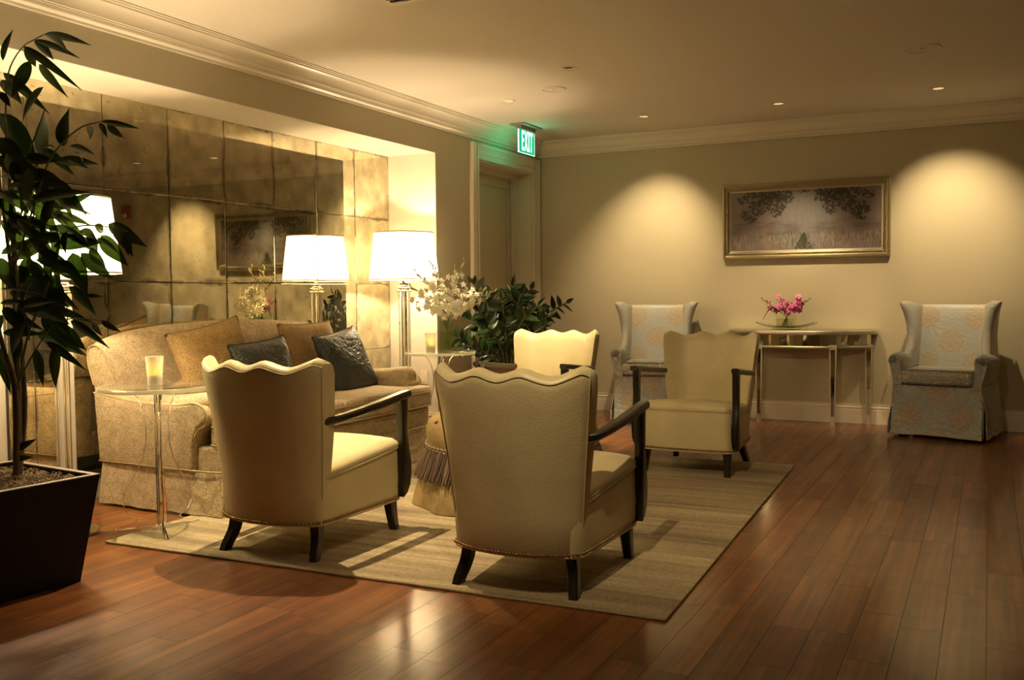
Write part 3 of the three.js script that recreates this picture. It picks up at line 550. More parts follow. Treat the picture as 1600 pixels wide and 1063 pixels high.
// ------------------------------------------------------------------ ottoman
{
  const t = thing('ottoman', 'round gold velvet tufted ottoman with brown fringe and pleated skirt', 'ottoman', [1.69, RUG, 3.955]);
  const n = 96, skirt = []; for (const [y, r0, amp] of [[0.004, 0.545, 0.016], [0.08, 0.528, 0.013], [0.17, 0.505, 0.008], [0.25, 0.475, 0.003], [0.30, 0.46, 0]]) { const ring = []; for (let i = 0; i < n; i++) { const a = -i / n * Math.PI * 2; const q = r0 + amp * Math.pow(Math.abs(Math.sin(a * 11)), 0.6) * (Math.sin(a * 11) > 0 ? 1 : -0.7); ring.push(V(q * Math.cos(a), y, q * Math.sin(a))); } skirt.push(ring); }
  mesh('skirt', loft(skirt, true, true, 1.0), M.velvet, t);
  // tufted drum: dimples on a dome
  const tuft = []; for (let k = 0; k < 8; k++) tuft.push([0.30 * Math.cos(k * Math.PI / 4 + 0.2), 0.30 * Math.sin(k * Math.PI / 4 + 0.2)]); tuft.push([0, 0]);
  const rows = [[0.30, 0.462], [0.34, 0.472], [0.40, 0.474], [0.44, 0.462], [0.468, 0.435], [0.485, 0.39], [0.497, 0.33], [0.504, 0.27], [0.508, 0.2], [0.510, 0.12], [0.511, 0.04]];
  const dome = rows.map(([y, r]) => { const ring = []; for (let i = 0; i < 72; i++) { const a = -i / 72 * Math.PI * 2, x = r * Math.cos(a), z = r * Math.sin(a); let d = 0; for (const [tx, tz] of tuft) d += 0.03 * Math.exp(-((x - tx) ** 2 + (z - tz) ** 2) / 0.004); ring.push(V(x, y - (r < 0.45 ? d : 0), z)); } return ring; });
  mesh('top', loft(dome, false, true, 1.2), M.velvet, t);
  const side = []; for (let k = 0; k < 12; k++) { const a = k / 12 * Math.PI * 2 + 0.1; side.push([0.452 * Math.cos(a), 0.452, 0.452 * Math.sin(a)]); }
  for (const [x, y, z] of [...side, ...tuft.map(([a, b]) => [a, 0.473, b])]) { const g = new THREE.SphereGeometry(0.011, 10, 6); g.translate(x, y, z); mesh('button', clean(g), M.fringe, t); }
  mesh('braid', merge([0, 1].map(k => { const pts = []; for (let i = 0; i < 160; i++) { const a = i / 160 * Math.PI * 2, q = 0.476 + 0.004 * Math.sin(a * 80 + k * Math.PI); pts.push(V(q * Math.cos(a), 0.306 + k * 0.012 + 0.003 * Math.cos(a * 80 + k * 3), q * Math.sin(a))); } return tube(pts, 0.007, 320, 6, true); })), M.fringeLight, t);
  const r = rng(8); for (const [mat, cnt] of [[M.fringe, 520], [M.fringeLight, 260]]) { const gs = []; for (let i = 0; i < cnt; i++) { const a = r() * Math.PI * 2, q = 0.474 + r() * 0.012, len = 0.135 + r() * 0.02, tw = (r() - 0.5) * 0.04; const p = (k, dr) => V((q + dr) * Math.cos(a + tw * k), 0.302 - len * k, (q + dr) * Math.sin(a + tw * k)); gs.push(tube([p(0, 0), p(0.5, 0.024 + r() * 0.006), p(1, 0.050 + r() * 0.012)], 0.0032, 4, 4)); } stuff(mesh('fringe', merge(gs), mat, t)); }
}

// ------------------------------------------------------------------ clear acrylic side tables
function acrylicTable(label, x, z, r, turn, y0) {
  const t = thing('side_table', label, 'side table', [x, y0, z], turn, 'round acrylic side tables'), H = 0.718 - y0;
  mesh('table_top', lathe([[0, H - 0.020], [r - 0.004, H - 0.020], [r - 0.004, H], [0, H]], 72), M.pane, t);
  mesh('edge', lathe([[r - 0.0035, H - 0.020], [r - 0.001, H - 0.020], [r, H - 0.018], [r, H - 0.002], [r - 0.001, H], [r - 0.0035, H], [r - 0.0035, H - 0.020]], 72), M.rimAcrylic, t);
  // each fin: flared lip under the top, narrow neck, wide bowl, short foot
  const fin = [[0.012, H - 0.0203], [r * 0.62, H - 0.0203], [r * 0.50, H - 0.03], [r * 0.36, H - 0.06], [r * 0.27, H - 0.11], [r * 0.22, H - 0.18], [r * 0.22, H - 0.27], [r * 0.30, H - 0.36], [r * 0.50, H - 0.46], [r * 0.66, H - 0.53], [r * 0.68, H - 0.59], [r * 0.58, H - 0.635], [r * 0.42, H - 0.655], [r * 0.46, 0.035], [r * 0.72, 0.012], [r * 0.84, 0.004], [r * 0.84, 0.0], [r * 0.70, 0.0], [0.012, 0.022]];
  for (let k = 0; k < 3; k++) { const g = extrude(fin, 0.014, 0.0012, false, 1); g.translate(0, 0, -0.007); g.rotateY(k * Math.PI * 2 / 3); mesh('fin', soft(g, 0.5), M.acrylic, t); }
  return t;
}
acrylicTable('round clear acrylic side table beside the near end of the sofa', 0.458, 5.317, 0.268, -0.62, RUG);
acrylicTable('round clear acrylic side table with the white orchids, by the far floor lamp', 0.393, 2.567, 0.262, -0.85, 0);
function votive(label, x, y, z) {
  const t = thing('votive_candle', label, 'candle', [x, y, z], 0, 'frosted votive candles');
  mesh('cup', lathe([[0.0, 0.0], [0.031, 0.0], [0.033, 0.004], [0.042, 0.14], [0.0395, 0.14], [0.031, 0.012], [0.0, 0.010]], 36), M.frosted, t);
  mesh('candle', lathe([[0.0, 0.0105], [0.026, 0.0105], [0.028, 0.05], [0.020, 0.054], [0.0, 0.052]], 24), M.candle, t);
  mesh('flame', lathe([[0.0, 0.052], [0.010, 0.056], [0.0125, 0.064], [0.009, 0.074], [0.0, 0.086]], 16), M.flame, t);
  const L = new THREE.PointLight(lin(1, 0.66, 0.12), VOTIVE_CD, 0, 2); L.position.set(x, y + 0.095, z); L.castShadow = true; L.shadow.radius = 0.4; L.name = 'candle_light'; scene.add(L);
}
votive('frosted glass votive with yellow flame on the near acrylic table', 0.455, 0.718, 5.325);
votive('frosted glass votive with yellow flame beside the white orchid vase', 0.365, 0.718, 2.66);

// ------------------------------------------------------------------ floor lamps
function floorLamp(label, x, z) {
  const t = thing('floor_lamp', label, 'floor lamp', [x, 0, z], 0, 'glass column floor lamps');
  mesh('base', lathe([[0, 0], [0.135, 0], [0.138, 0.004], [0.138, 0.018], [0.132, 0.024], [0.075, 0.028], [0.072, 0.05], [0, 0.05]], 40), M.chrome, t);
  for (let k = 0; k < 6; k++) { const a = k / 6 * Math.PI * 2 + 0.3, g = lathe([[0, 0.05], [0.0145, 0.05], [0.0145, 1.165], [0, 1.165]], 20); g.translate(0.030 * Math.cos(a), 0, 0.030 * Math.sin(a)); mesh('glass_rod', g, M.glass, t); }
  mesh('core', lathe([[0, 0.05], [0.006, 0.05], [0.006, 1.20], [0, 1.20]], 12), M.chrome, t);
  mesh('collar', lathe([[0, 1.165], [0.058, 1.165], [0.060, 1.170], [0.058, 1.177], [0.040, 1.18], [0.040, 1.192], [0.052, 1.194], [0.053, 1.203], [0.034, 1.207], [0.030, 1.225], [0.044, 1.227], [0.044, 1.236], [0.016, 1.24], [0.012, 1.33], [0, 1.33]], 32), M.chrome, t);
  const sh = mesh('shade', lathe([[0.272, 1.262], [0.230, 1.622]], 64), M.shade, t);
  for (const [y, r] of [[1.262, 0.2725], [1.622, 0.2305]]) mesh('shade_trim', lathe([[r - 0.002, y - 0.004], [r + 0.001, y - 0.004], [r + 0.001, y + 0.005], [r - 0.002, y + 0.005], [r - 0.002, y - 0.004]], 64), M.plate, sh);
  mesh('spider', merge([0, 1, 2].map(k => { const a = k * 2.094; return tube([[0.005 * Math.cos(a), 1.615, 0.005 * Math.sin(a)], [0.2295 * Math.cos(a), 1.615, 0.2295 * Math.sin(a)]], 0.002, 2, 5); })), M.chrome, sh);
  mesh('harp', merge([tube([[0.012, 1.33, 0], [0.062, 1.40, 0], [0.062, 1.53, 0], [0, 1.615, 0], [-0.062, 1.53, 0], [-0.062, 1.40, 0], [-0.012, 1.33, 0]], 0.002, 40, 5)]), M.chrome, t);
  mesh('finial', lathe([[0, 1.612], [0.010, 1.614], [0.006, 1.625], [0.011, 1.635], [0.006, 1.646], [0, 1.648]], 16), M.chrome, t);
  const b = new THREE.SphereGeometry(0.032, 18, 12); b.scale(1, 1.25, 1); b.translate(0, 1.43, 0); mesh('bulb', clean(b), M.bulb, t);
  mesh('socket', lathe([[0, 1.33], [0.017, 1.33], [0.017, 1.392], [0, 1.392]], 16), M.chrome, t);
  const L = new THREE.PointLight(LAMP, LAMP_CD, 0, 2); L.position.set(x, 1.43, z); L.castShadow = true; L.shadow.radius = 1.5; L.name = 'lamp_light'; scene.add(L);
}
floorLamp('glass column floor lamp with white shade at the far end of the sofa', -0.032, 2.3955);
floorLamp('glass column floor lamp with white shade behind the tall palm', 0.075, 5.53);

const PALM_LEAVES = [[0.37,2.13,6.002,0.431,2.257,6.007,0.058],[0.621,2.206,5.998,0.829,2.174,5.967,0.057],[0.73,2.172,6.081,0.853,2.13,6.069,0.065],[0.659,2.165,6.067,0.764,2.116,5.935,0.046],[0.634,2.167,6.052,0.655,2.112,5.965,0.076],[0.685,2.121,6.135,0.908,1.975,6.098,0.055],[0.667,2.125,6.119,0.636,2.061,6.04,0.1],[0.447,2.131,5.891,0.595,1.992,5.9,0.059],[0.27,2.106,5.931,0.454,1.959,5.881,0.066],[0.614,2.09,6.057,0.521,1.946,6.079,0.077],[0.685,1.98,6.054,0.483,1.862,6.055,0.061],[0.471,1.977,6.09,0.486,1.918,6.055,0.062],[0.397,2.043,6.031,0.494,1.943,6.012,0.069],[0.504,1.73,5.922,0.383,1.969,5.859,0.091],[0.622,1.768,5.922,0.661,1.913,5.957,0.106],[0.688,1.886,5.787,0.8,1.868,5.683,0.043],[0.816,1.849,5.867,0.846,1.798,5.808,0.042],[0.867,1.84,5.944,0.909,1.789,5.947,0.031],[0.744,1.849,5.892,0.8,1.787,5.933,0.037],[0.646,1.768,5.914,0.764,1.745,5.899,0.053],[0.783,1.723,5.997,0.76,1.707,5.916,0.031],[0.642,1.715,5.919,0.742,1.676,5.902,0.037],[0.554,1.77,5.91,0.361,1.811,5.894,0.037],[0.273,1.931,5.954,0.375,1.724,5.84,0.12],[0.519,1.586,6.102,0.635,1.64,6.008,0.087],[0.571,1.644,5.96,0.72,1.478,5.955,0.058],[0.568,1.639,5.913,0.655,1.488,5.857,0.064],[0.55,1.6,6.001,0.623,1.443,5.911,0.063],[0.686,1.529,6.136,0.818,1.413,6.113,0.085],[0.303,1.443,5.926,0.453,1.397,5.874,0.066],[0.582,1.458,6.113,0.729,1.35,6.109,0.041],[0.672,1.372,6.046,0.482,1.302,6.118,0.103],[0.833,1.402,6.086,0.833,1.319,6.114,0.11],[0.807,1.415,6.0,0.9,1.379,6.005,0.102],[0.673,1.449,5.826,0.646,1.422,5.736,0.113],[0.685,1.457,5.764,0.821,1.367,5.695,0.082],[1.036,1.401,5.971,1.046,1.306,5.983,0.11],[0.79,1.399,5.89,0.886,1.272,5.855,0.11],[0.646,1.332,5.874,0.72,1.212,5.78,0.091],[0.557,1.336,5.844,0.605,1.15,5.819,0.125],[0.856,1.346,5.988,0.827,1.243,5.913,0.102],[0.722,1.451,5.76,0.826,1.339,5.768,0.109],[0.878,1.38,5.987,0.935,1.321,5.914,0.112],[0.633,1.412,5.836,0.619,1.329,5.743,0.119],[0.715,1.281,6.16,0.812,1.208,6.158,0.085],[0.64,1.234,6.021,0.672,1.062,5.987,0.114],[0.588,1.194,5.889,0.677,1.077,5.823,0.07],[0.738,1.15,5.933,0.816,1.155,5.926,0.026],[0.501,1.152,5.994,0.557,1.055,5.938,0.106],[0.297,1.251,5.958,0.438,1.152,5.935,0.06],[0.574,1.18,6.191,0.728,1.192,6.123,0.035],[0.499,1.125,6.141,0.596,1.134,6.084,0.041],[0.65,1.117,6.135,0.584,1.058,6.115,0.061],[0.58,1.048,5.882,0.767,0.964,5.869,0.049],[0.635,1.038,5.815,0.713,0.983,5.84,0.044],[0.869,1.052,5.967,0.928,1.003,5.926,0.036],[0.632,0.967,6.039,0.794,0.873,6.0,0.052],[0.57,1.036,5.93,0.591,0.889,5.846,0.07],[0.664,0.941,6.113,0.733,0.805,6.132,0.051],[0.495,0.521,6.088,0.557,0.57,6.054,0.042],[0.496,0.487,6.09,0.554,0.494,6.06,0.031],[0.495,0.5,6.089,0.504,0.558,6.081,0.026],[0.366,1.699,5.97,0.539,1.589,5.892,0.119],[0.464,1.733,6.066,0.652,1.57,6.038,0.115],[0.6,1.558,6.195,0.673,1.487,6.113,0.11],[0.676,1.66,6.082,0.71,1.547,5.967,0.086],[0.399,1.805,6.047,0.482,1.663,5.981,0.126],[0.353,1.514,5.938,0.325,1.377,5.982,0.082],[0.747,1.32,6.147,0.887,1.256,6.116,0.099],[0.657,1.289,5.993,0.789,1.209,5.981,0.104],[0.608,1.058,6.11,0.479,0.901,6.122,0.077],[0.492,1.109,6.123,0.585,1.005,6.095,0.077],[0.67,1.108,6.097,0.767,1.043,6.029,0.076],[0.296,1.271,5.936,0.409,1.133,5.933,0.083],[0.369,1.702,5.943,0.241,1.546,5.947,0.108],[0.402,1.504,6.046,0.502,1.399,5.976,0.079],[0.604,1.106,6.003,0.797,1.059,5.966,0.054],[0.482,1.432,6.024,0.497,1.484,5.904,0.09],[0.485,1.58,5.942,0.4,1.44,5.983,0.087],[0.635,1.44,6.003,0.605,1.28,5.939,0.054],[0.725,1.521,6.149,0.923,1.579,6.086,0.073],[0.456,1.596,5.853,0.367,1.387,5.864,0.056],[0.46,1.78,5.899,0.566,1.671,5.829,0.062],[0.667,1.11,6.185,0.776,1.123,6.106,0.074],[0.48,1.113,6.015,0.65,1.062,5.994,0.083],[0.544,1.35,6.037,0.578,1.418,5.915,0.086],[0.607,1.081,6.208,0.604,0.954,6.286,0.064],[0.778,1.303,6.09,0.748,1.166,6.061,0.074],[0.437,1.394,5.903,0.521,1.255,5.917,0.059],[0.458,1.249,5.922,0.478,1.088,5.958,0.062],[0.5,1.115,6.046,0.468,0.955,6.004,0.075],[0.779,0.964,6.102,0.754,0.779,6.113,0.056],[0.458,1.071,5.922,0.55,0.932,5.895,0.073],[0.535,1.514,5.89,0.657,1.592,5.816,0.07],[0.412,0.996,5.916,0.601,0.911,5.827,0.093],[0.347,1.093,5.997,0.502,1.016,5.987,0.057],[0.68,1.09,6.046,0.791,0.987,6.046,0.061],[0.569,1.311,6.061,0.543,1.188,6.082,0.062],[0.612,1.699,6.09,0.714,1.696,6.038,0.063],[0.576,1.037,5.948,0.668,0.921,5.876,0.078],[0.708,1.478,6.053,0.813,1.373,5.949,0.072],[0.516,1.359,5.948,0.55,1.168,5.939,0.054],[0.439,1.639,6.083,0.6,1.626,6.048,0.054],[0.347,1.279,5.982,0.532,1.184,5.904,0.068],[0.594,1.209,6.104,0.436,1.032,6.095,0.065],[0.652,1.477,6.054,0.86,1.448,5.991,0.083],[0.582,1.173,6.071,0.712,1.112,5.99,0.07],[0.382,1.734,6.037,0.496,1.608,5.989,0.084],[0.355,1.314,6.043,0.486,1.159,6.06,0.081],[0.387,1.311,5.918,0.445,1.149,5.888,0.064],[0.569,1.216,6.046,0.496,1.104,6.083,0.079],[0.718,1.513,6.031,0.801,1.485,5.914,0.053],[0.437,1.56,6.091,0.669,1.564,6.034,0.077],[0.527,1.699,6.084,0.547,1.569,6.068,0.07],[0.597,1.39,6.062,0.733,1.282,6.058,0.085],[0.325,1.169,5.975,0.498,1.164,5.937,0.067],[0.361,1.0,6.038,0.501,1.003,5.964,0.054],[0.431,1.588,6.074,0.454,1.445,6.02,0.088],[0.795,1.543,6.107,0.723,1.387,6.137,0.053],[0.631,1.438,5.997,0.795,1.365,5.915,0.075],[0.714,1.649,6.149,0.754,1.459,6.216,0.066],[0.519,0.994,6.065,0.472,0.844,6.089,0.068],[0.565,1.463,6.085,0.715,1.428,6.067,0.06],[0.485,1.321,6.121,0.575,1.39,6.022,0.057],[0.516,1.668,5.881,0.395,1.532,5.883,0.058],[0.7,1.114,6.186,0.807,1.149,6.144,0.082],[0.579,1.548,6.004,0.669,1.525,5.883,0.085],[0.612,1.706,5.945,0.711,1.715,5.82,0.068],[0.527,1.183,5.961,0.693,1.128,5.945,0.069],[0.335,1.211,5.926,0.487,1.127,5.826,0.072],[0.394,1.468,6.051,0.548,1.3,6.011,0.074],[0.416,1.307,5.914,0.515,1.267,5.755,0.067],[0.682,1.352,6.029,0.86,1.378,5.922,0.08],[0.688,1.367,6.15,0.813,1.399,6.018,0.068],[0.422,1.489,6.018,0.605,1.373,5.965,0.082],[0.305,0.946,6.024,0.334,0.724,5.995,0.062]];
const PALM_STEMS = [[[0.504,0.408,6.101,0.013],[0.491,0.794,6.086,0.013],[0.456,0.912,6.097,0.01],[0.416,1.082,6.108,0.008]],[[0.47,0.398,6.063,0.013],[0.46,0.737,6.049,0.013],[0.448,1.054,6.037,0.011],[0.436,1.319,6.028,0.011],[0.418,1.584,6.023,0.008],[0.394,1.902,6.017,0.005]],[[0.549,0.773,6.114,0.006],[0.586,1.005,6.082,0.005],[0.642,1.159,6.045,0.005],[0.716,1.411,5.994,0.004],[0.815,1.436,5.942,0.004],[0.935,1.409,5.883,0.003]],[[0.42,1.054,6.018,0.005],[0.453,1.24,5.991,0.005],[0.478,1.48,5.965,0.004],[0.495,1.613,5.949,0.004],[0.53,1.65,5.929,0.003]],[[0.576,1.262,6.129,0.005],[0.657,1.566,6.071,0.005],[0.701,1.706,6.041,0.004],[0.801,1.82,5.984,0.004],[0.876,1.845,5.945,0.003]],[[0.441,1.866,6.051,0.005],[0.452,2.075,6.034,0.004],[0.504,2.174,6.002,0.003],[0.543,2.2,5.981,0.003],[0.576,2.22,5.963,0.003]],[[0.557,0.8,6.119,0.005],[0.631,0.954,6.074,0.004],[0.698,1.048,6.034,0.003],[0.781,1.06,5.992,0.003],[0.854,1.052,5.955,0.002]],[[0.436,1.319,6.028,0.005],[0.502,1.332,5.994,0.004],[0.596,1.41,5.942,0.003],[0.629,1.418,5.925,0.003]],[[0.376,1.59,5.987,0.005],[0.473,1.857,5.924,0.004],[0.496,1.937,5.908,0.003]],[[0.508,0.429,6.098,0.004],[0.504,0.523,6.094,0.003]],[[0.448,0.388,6.018,0.012],[0.439,0.678,6.007,0.012],[0.42,0.946,6.001,0.011],[0.387,1.214,6.003,0.008],[0.347,1.509,6.007,0.007],[0.319,1.724,6.009,0.005]]];

// ------------------------------------------------------------------ mirrored console table
const CON = 2.567;
{
  const t = thing('console_table', 'mirrored silver console table with bowed front against the far wall', 'console table', [CON, 0, 0.012]);
  const half = [[0.632, 0.0], [0.630, 0.06], [0.585, 0.135], [0.50, 0.195], [0.415, 0.245], [0.345, 0.315], [0.235, 0.358], [0.11, 0.376], [0, 0.381]];
  const front = s => { const h = half.map(([x, z]) => [x * s, z * s]); return [...h, ...h.slice(0, -1).reverse().map(([x, z]) => [-x, z])]; };
  const curve = new THREE.SplineCurve(front(1).map(p => new THREE.Vector2(...p)));
  const ptsAt = (k, s = 1) => curve.getPoints(k).map(p => [p.x * s, Math.max(0, p.y - (1 - s) * 0.45)]);
  const slab = (s, y0, y1, bevel) => { const P = ptsAt(90, s); const g = extrude(P, y1 - y0 - 2 * bevel, bevel, false, 3); g.rotateX(Math.PI / 2); g.translate(0, y1 - bevel, 0); return soft(g, 0.6); };
  mesh('table_top', slab(1.0, 0.775, 0.812, 0.008), M.silver, t);
  mesh('mirror_top', slab(0.955, 0.8118, 0.8150, 0.001), M.tableMirror, t);
  // apron: separate flat mirror pieces round the front
  const P = ptsAt(26, 0.93);
  for (let i = 1; i < P.length - 2; i++) {
    const a = V(P[i][0], 0, P[i][1]), b = V(P[i + 1][0], 0, P[i + 1][1]), d = b.clone().sub(a), n = V(-d.z, 0, d.x).normalize().multiplyScalar(-1); if (n.z < 0 && Math.abs(n.x) < 0.9) n.multiplyScalar(-1);
    const o = q => n.clone().multiplyScalar(q), e = d.clone().multiplyScalar(0.01);
    const ring = (y, q) => [a.clone().add(e).add(o(0)).setY(y), b.clone().sub(e).add(o(0)).setY(y), b.clone().sub(e).add(o(-0.008)).setY(y), a.clone().add(e).add(o(-0.008)).setY(y)];
    mesh('apron_panel', loft([ring(0.682), ring(0.780)], true, true, 0.1), M.tableMirror, t);
  }
  mesh('apron_core', (() => { const g = extrude(ptsAt(60, 0.905), 0.11, 0); g.rotateX(Math.PI / 2); g.translate(0, 0.782, 0); return soft(g, 0.5); })(), M.silver, t);
  const rail = ptsAt(60, 0.945).map(([x, z]) => V(x, 0.672, z));
  const tr = mesh('apron_trim', sweep(ptsAt(24, 0.94).map(([x, z]) => [x, 0.670, z]), () => [0.018, 0.022], [0, 1, 0], 0.2, 80), M.silver, t);
  { const c = new THREE.CatmullRomCurve3(rail), gs = []; for (let i = 0; i < 150; i++) { const q = c.getPointAt((i + 0.5) / 150), s = new THREE.SphereGeometry(0.0042, 6, 4); s.translate(q.x, q.y, q.z + 0.006); gs.push(s); } stuff(mesh('bead', merge(gs), M.silver, tr)); }
  for (const [x, z] of [[-0.308, 0.282], [0.308, 0.282], [-0.565, 0.034], [0.565, 0.034]]) {
    const leg = mesh('leg', loft([[0.0, 0.017], [0.06, 0.0185], [0.665, 0.031], [0.69, 0.031]].map(([y, h]) => [V(x - h, y, z - h), V(x - h, y, z + h), V(x + h, y, z + h), V(x + h, y, z - h)]), true, true, 0.3), M.silver, t);
    for (const [dx, dz] of [[0, 1], [1, 0], [-1, 0]]) {
      const at = (y, s) => { const h = 0.0185 + (0.031 - 0.0185) * (y - 0.06) / 0.605, w = h * 0.62 * s; return dz ? V(x + w, y, z + h + 0.0012) : V(x + dx * (h + 0.0012), y, z + w); };
      const ring = [at(0.085, -1), at(0.085, 1), at(0.650, 1), at(0.650, -1)], back = ring.map(p => p.clone().add(V(-dx * 0.003, 0, -dz * 0.003)));
      mesh('mirror_inlay', loft([back, ring], true, true, 0.1), M.tableMirror, leg);
    }
  }
}
{ // glass tray
  const t = thing('glass_tray', 'oblong green-tinged glass tray on the console table', 'tray', [2.47, 0.8155, 0.20]);
  mesh('dish', sheet((u, v) => { const a = u * 2 - 1, b = v * 2 - 1; return V(a * 0.25, 0.010 + 0.038 * Math.pow(Math.abs(a), 2.6) + 0.014 * Math.pow(Math.abs(b), 3), b * 0.10 * (1 - 0.25 * a * a)); }, 30, 14, 0.007), M.greenGlass, t);
  mesh('foot', box(-0.11, 0.11, 0, 0.0045, -0.05, 0.05, 0.002), M.greenGlass, t);
}
function flowerPetals(r, size, n = 5) { // one blossom as small curved petals round +y
  const gs = [];
  for (let k = 0; k < n; k++) {
    const a = k / n * Math.PI * 2 + r() * 0.4, w = size * (k % 2 ? 0.40 : 0.28);
    const g = sheet((u, v) => { const s = (u * 2 - 1), q = Math.sin(Math.PI * Math.pow(v, 0.75)); return V(s * w * (q * 0.9 + 0.05), size * (0.25 * v - 0.45 * v * v + 0.12 * s * s), size * v); }, 2, 3);
    g.rotateX(-0.35 + r() * 0.5); g.rotateY(a); gs.push(g);
  }
  const lip = new THREE.SphereGeometry(size * 0.2, 5, 4); lip.translate(0, size * 0.15, 0); gs.push(lip);
  return merge(gs);
}
function orient(g, p, dir) { const q = new THREE.Quaternion().setFromUnitVectors(V(0, 1, 0), dir.clone().normalize()); return g.clone().applyQuaternion(q).translate(p.x, p.y, p.z); }
{ // pink orchids in a square glass vase
  const x0 = 2.47, y0 = 0.830, z0 = 0.20;
  const v = thing('glass_vase', 'square glass vase of pink orchids standing in the glass tray', 'vase', [x0, y0, z0]);
  mesh('walls', merge([box(-0.075, 0.075, 0, 0.115, -0.075, -0.071), box(-0.075, 0.075, 0, 0.115, 0.071, 0.075), box(-0.075, -0.071, 0, 0.115, -0.071, 0.071), box(0.071, 0.075, 0, 0.115, -0.071, 0.071), box(-0.071, 0.071, 0, 0.006, -0.071, 0.071)]), M.pane, v);
  mesh('water', box(-0.0705, 0.0705, 0.0065, 0.082, -0.0705, 0.0705), M.water, v);
  const b = thing('orchid_bouquet', 'pink orchid sprays with one green leaf in the square vase', 'flowers', [x0, y0 + 0.012, z0]);
  const r = rng(31), stems = [], buds = [], petals = [[], [], []];
  const sprays = [[-0.20, 0.235, 0.03, 0.0], [-0.07, 0.27, -0.03, 1], [0.02, 0.22, 0.05, 1], [0.13, 0.265, 0.0, 1], [0.19, 0.235, -0.02, 0.5], [0.07, 0.175, 0.06, 1], [-0.03, 0.2, 0.06, 1], [0.11, 0.2, 0.05, 1]];
  for (const [sx, sy, sz, bloom] of sprays) {
    const c = new THREE.CatmullRomCurve3([V(-sx * 0.25, 0.0, -sz * 0.3), V(sx * 0.1, 0.10, sz * 0.2), V(sx * 0.6, sy * 0.75, sz * 0.8), V(sx, sy, sz)]);
    stems.push(clean(new THREE.TubeGeometry(c, 14, 0.0028, 5)));
    for (let k = 0; k < 9; k++) { const q = c.getPoint(0.52 + 0.48 * k / 8), off = V(r() - 0.5, r() - 0.4, r() - 0.5).multiplyScalar(0.055); const d = off.clone().add(V(0, 0.004, 0.035)); if (k > 6 - (bloom < 1 ? 3 : 0)) buds.push(orient(new THREE.SphereGeometry(0.0085, 6, 5).scale(0.7, 1.4, 0.7), q.clone().addScaledVector(off, 0.5), d)); else petals[Math.floor(r() * 3)].push(orient(flowerPetals(r, 0.036), q.add(off), d)); }
  }
  mesh('stems', merge(stems), M.stemGreen, b);
  mesh('leaf', sheet((u, v) => { const s = u * 2 - 1, w = 0.022 * Math.sin(Math.PI * Math.pow(v, 0.6)) + 0.003; return V(-0.03 - 0.16 * v, 0.105 + 0.095 * Math.sin(v * 2.2) - 0.13 * v * v + 0.006 * s * s, 0.05 + s * w); }, 4, 16, 0.001), M.flowerLeaf, b);
  petals.forEach((g, i) => stuff(mesh('blossoms', merge(g), M.pinkPetals[i], b)));
  stuff(mesh('buds', merge(buds), M.pinkBud, b));
}
{ // white orchids on the far acrylic table
  const x0 = 0.445, y0 = 0.718, z0 = 2.555;
  const v = thing('glass_vase', 'tall square glass vase of white orchids on the acrylic table', 'vase', [x0, y0, z0], 0.5);
  const w = 0.050, h = 0.24;
  mesh('walls', merge([box(-w, w, 0, h, -w, -w + 0.004), box(-w, w, 0, h, w - 0.004, w), box(-w, -w + 0.004, 0, h, -w + 0.004, w - 0.004), box(w - 0.004, w, 0, h, -w + 0.004, w - 0.004), box(-w + 0.004, w - 0.004, 0, 0.012, -w + 0.004, w - 0.004)]), M.pane, v);
  mesh('water', box(-w + 0.0045, w - 0.0045, 0.0125, 0.15, -w + 0.0045, w - 0.0045), M.water, v);
  const b = thing('orchid_bouquet', 'spreading bouquet of white orchids in the tall glass vase', 'flowers', [x0, y0 + 0.016, z0]);
  const r = rng(52), stems = [], buds = [], petals = [], R = [0.889, -0.451], F = [0.45, 0.89];
  const add = (px, y, pd, bud, thick) => { // px across the view, pd towards it
    const X = px * R[0] + pd * F[0], Z = px * R[1] + pd * F[1], c = new THREE.CatmullRomCurve3([V(-X * 0.1, 0, -Z * 0.1), V(X * 0.08, 0.2, Z * 0.08), V(X * 0.55, 0.2 + (y - 0.2) * 0.72, Z * 0.55), V(X, y, Z)]);
    stems.push(clean(new THREE.TubeGeometry(c, 16, 0.0024, 5)));
    for (let k = 0; k < 13; k++) { const q = c.getPoint(0.50 + 0.50 * k / 12), off = V(r() - 0.5, r() - 0.5, r() - 0.5).multiplyScalar(thick); const d = off.clone().add(V(0.02, 0.01, 0.04)); if (k > 12 - bud) buds.push(orient(new THREE.SphereGeometry(0.0105, 6, 5).scale(0.6, 1.7, 0.6), q.clone().addScaledVector(off, 0.6), d.clone().add(V(X, y, Z).normalize().multiplyScalar(0.05)))); else petals.push(orient(flowerPetals(r, 0.029), q.add(off), d)); }
  };
  for (const s of [[-0.33, 0.50, 0.03, 8, 0.04], [-0.24, 0.58, -0.05, 7, 0.05], [-0.12, 0.66, 0.0, 7, 0.05], [0.07, 0.62, -0.04, 5, 0.06], [0.14, 0.66, 0.02, 7, 0.05], [-0.25, 0.37, 0.06, 2, 0.08], [-0.15, 0.42, 0.10, 1, 0.10], [0.0, 0.43, 0.10, 0, 0.11], [0.10, 0.46, 0.05, 0, 0.11], [0.20, 0.38, 0.07, 1, 0.08], [0.36, 0.43, 0.0, 6, 0.05], [0.28, 0.45, -0.06, 4, 0.06], [-0.05, 0.34, 0.12, 0, 0.09], [0.08, 0.33, 0.12, 0, 0.09], [-0.10, 0.50, 0.02, 1, 0.10]]) add(...s);
  mesh('stems', merge(stems), M.stemGreen, b);
  stuff(mesh('blossoms', merge(petals), M.whitePetal, b)); stuff(mesh('buds', merge(buds), M.bud, b));
}
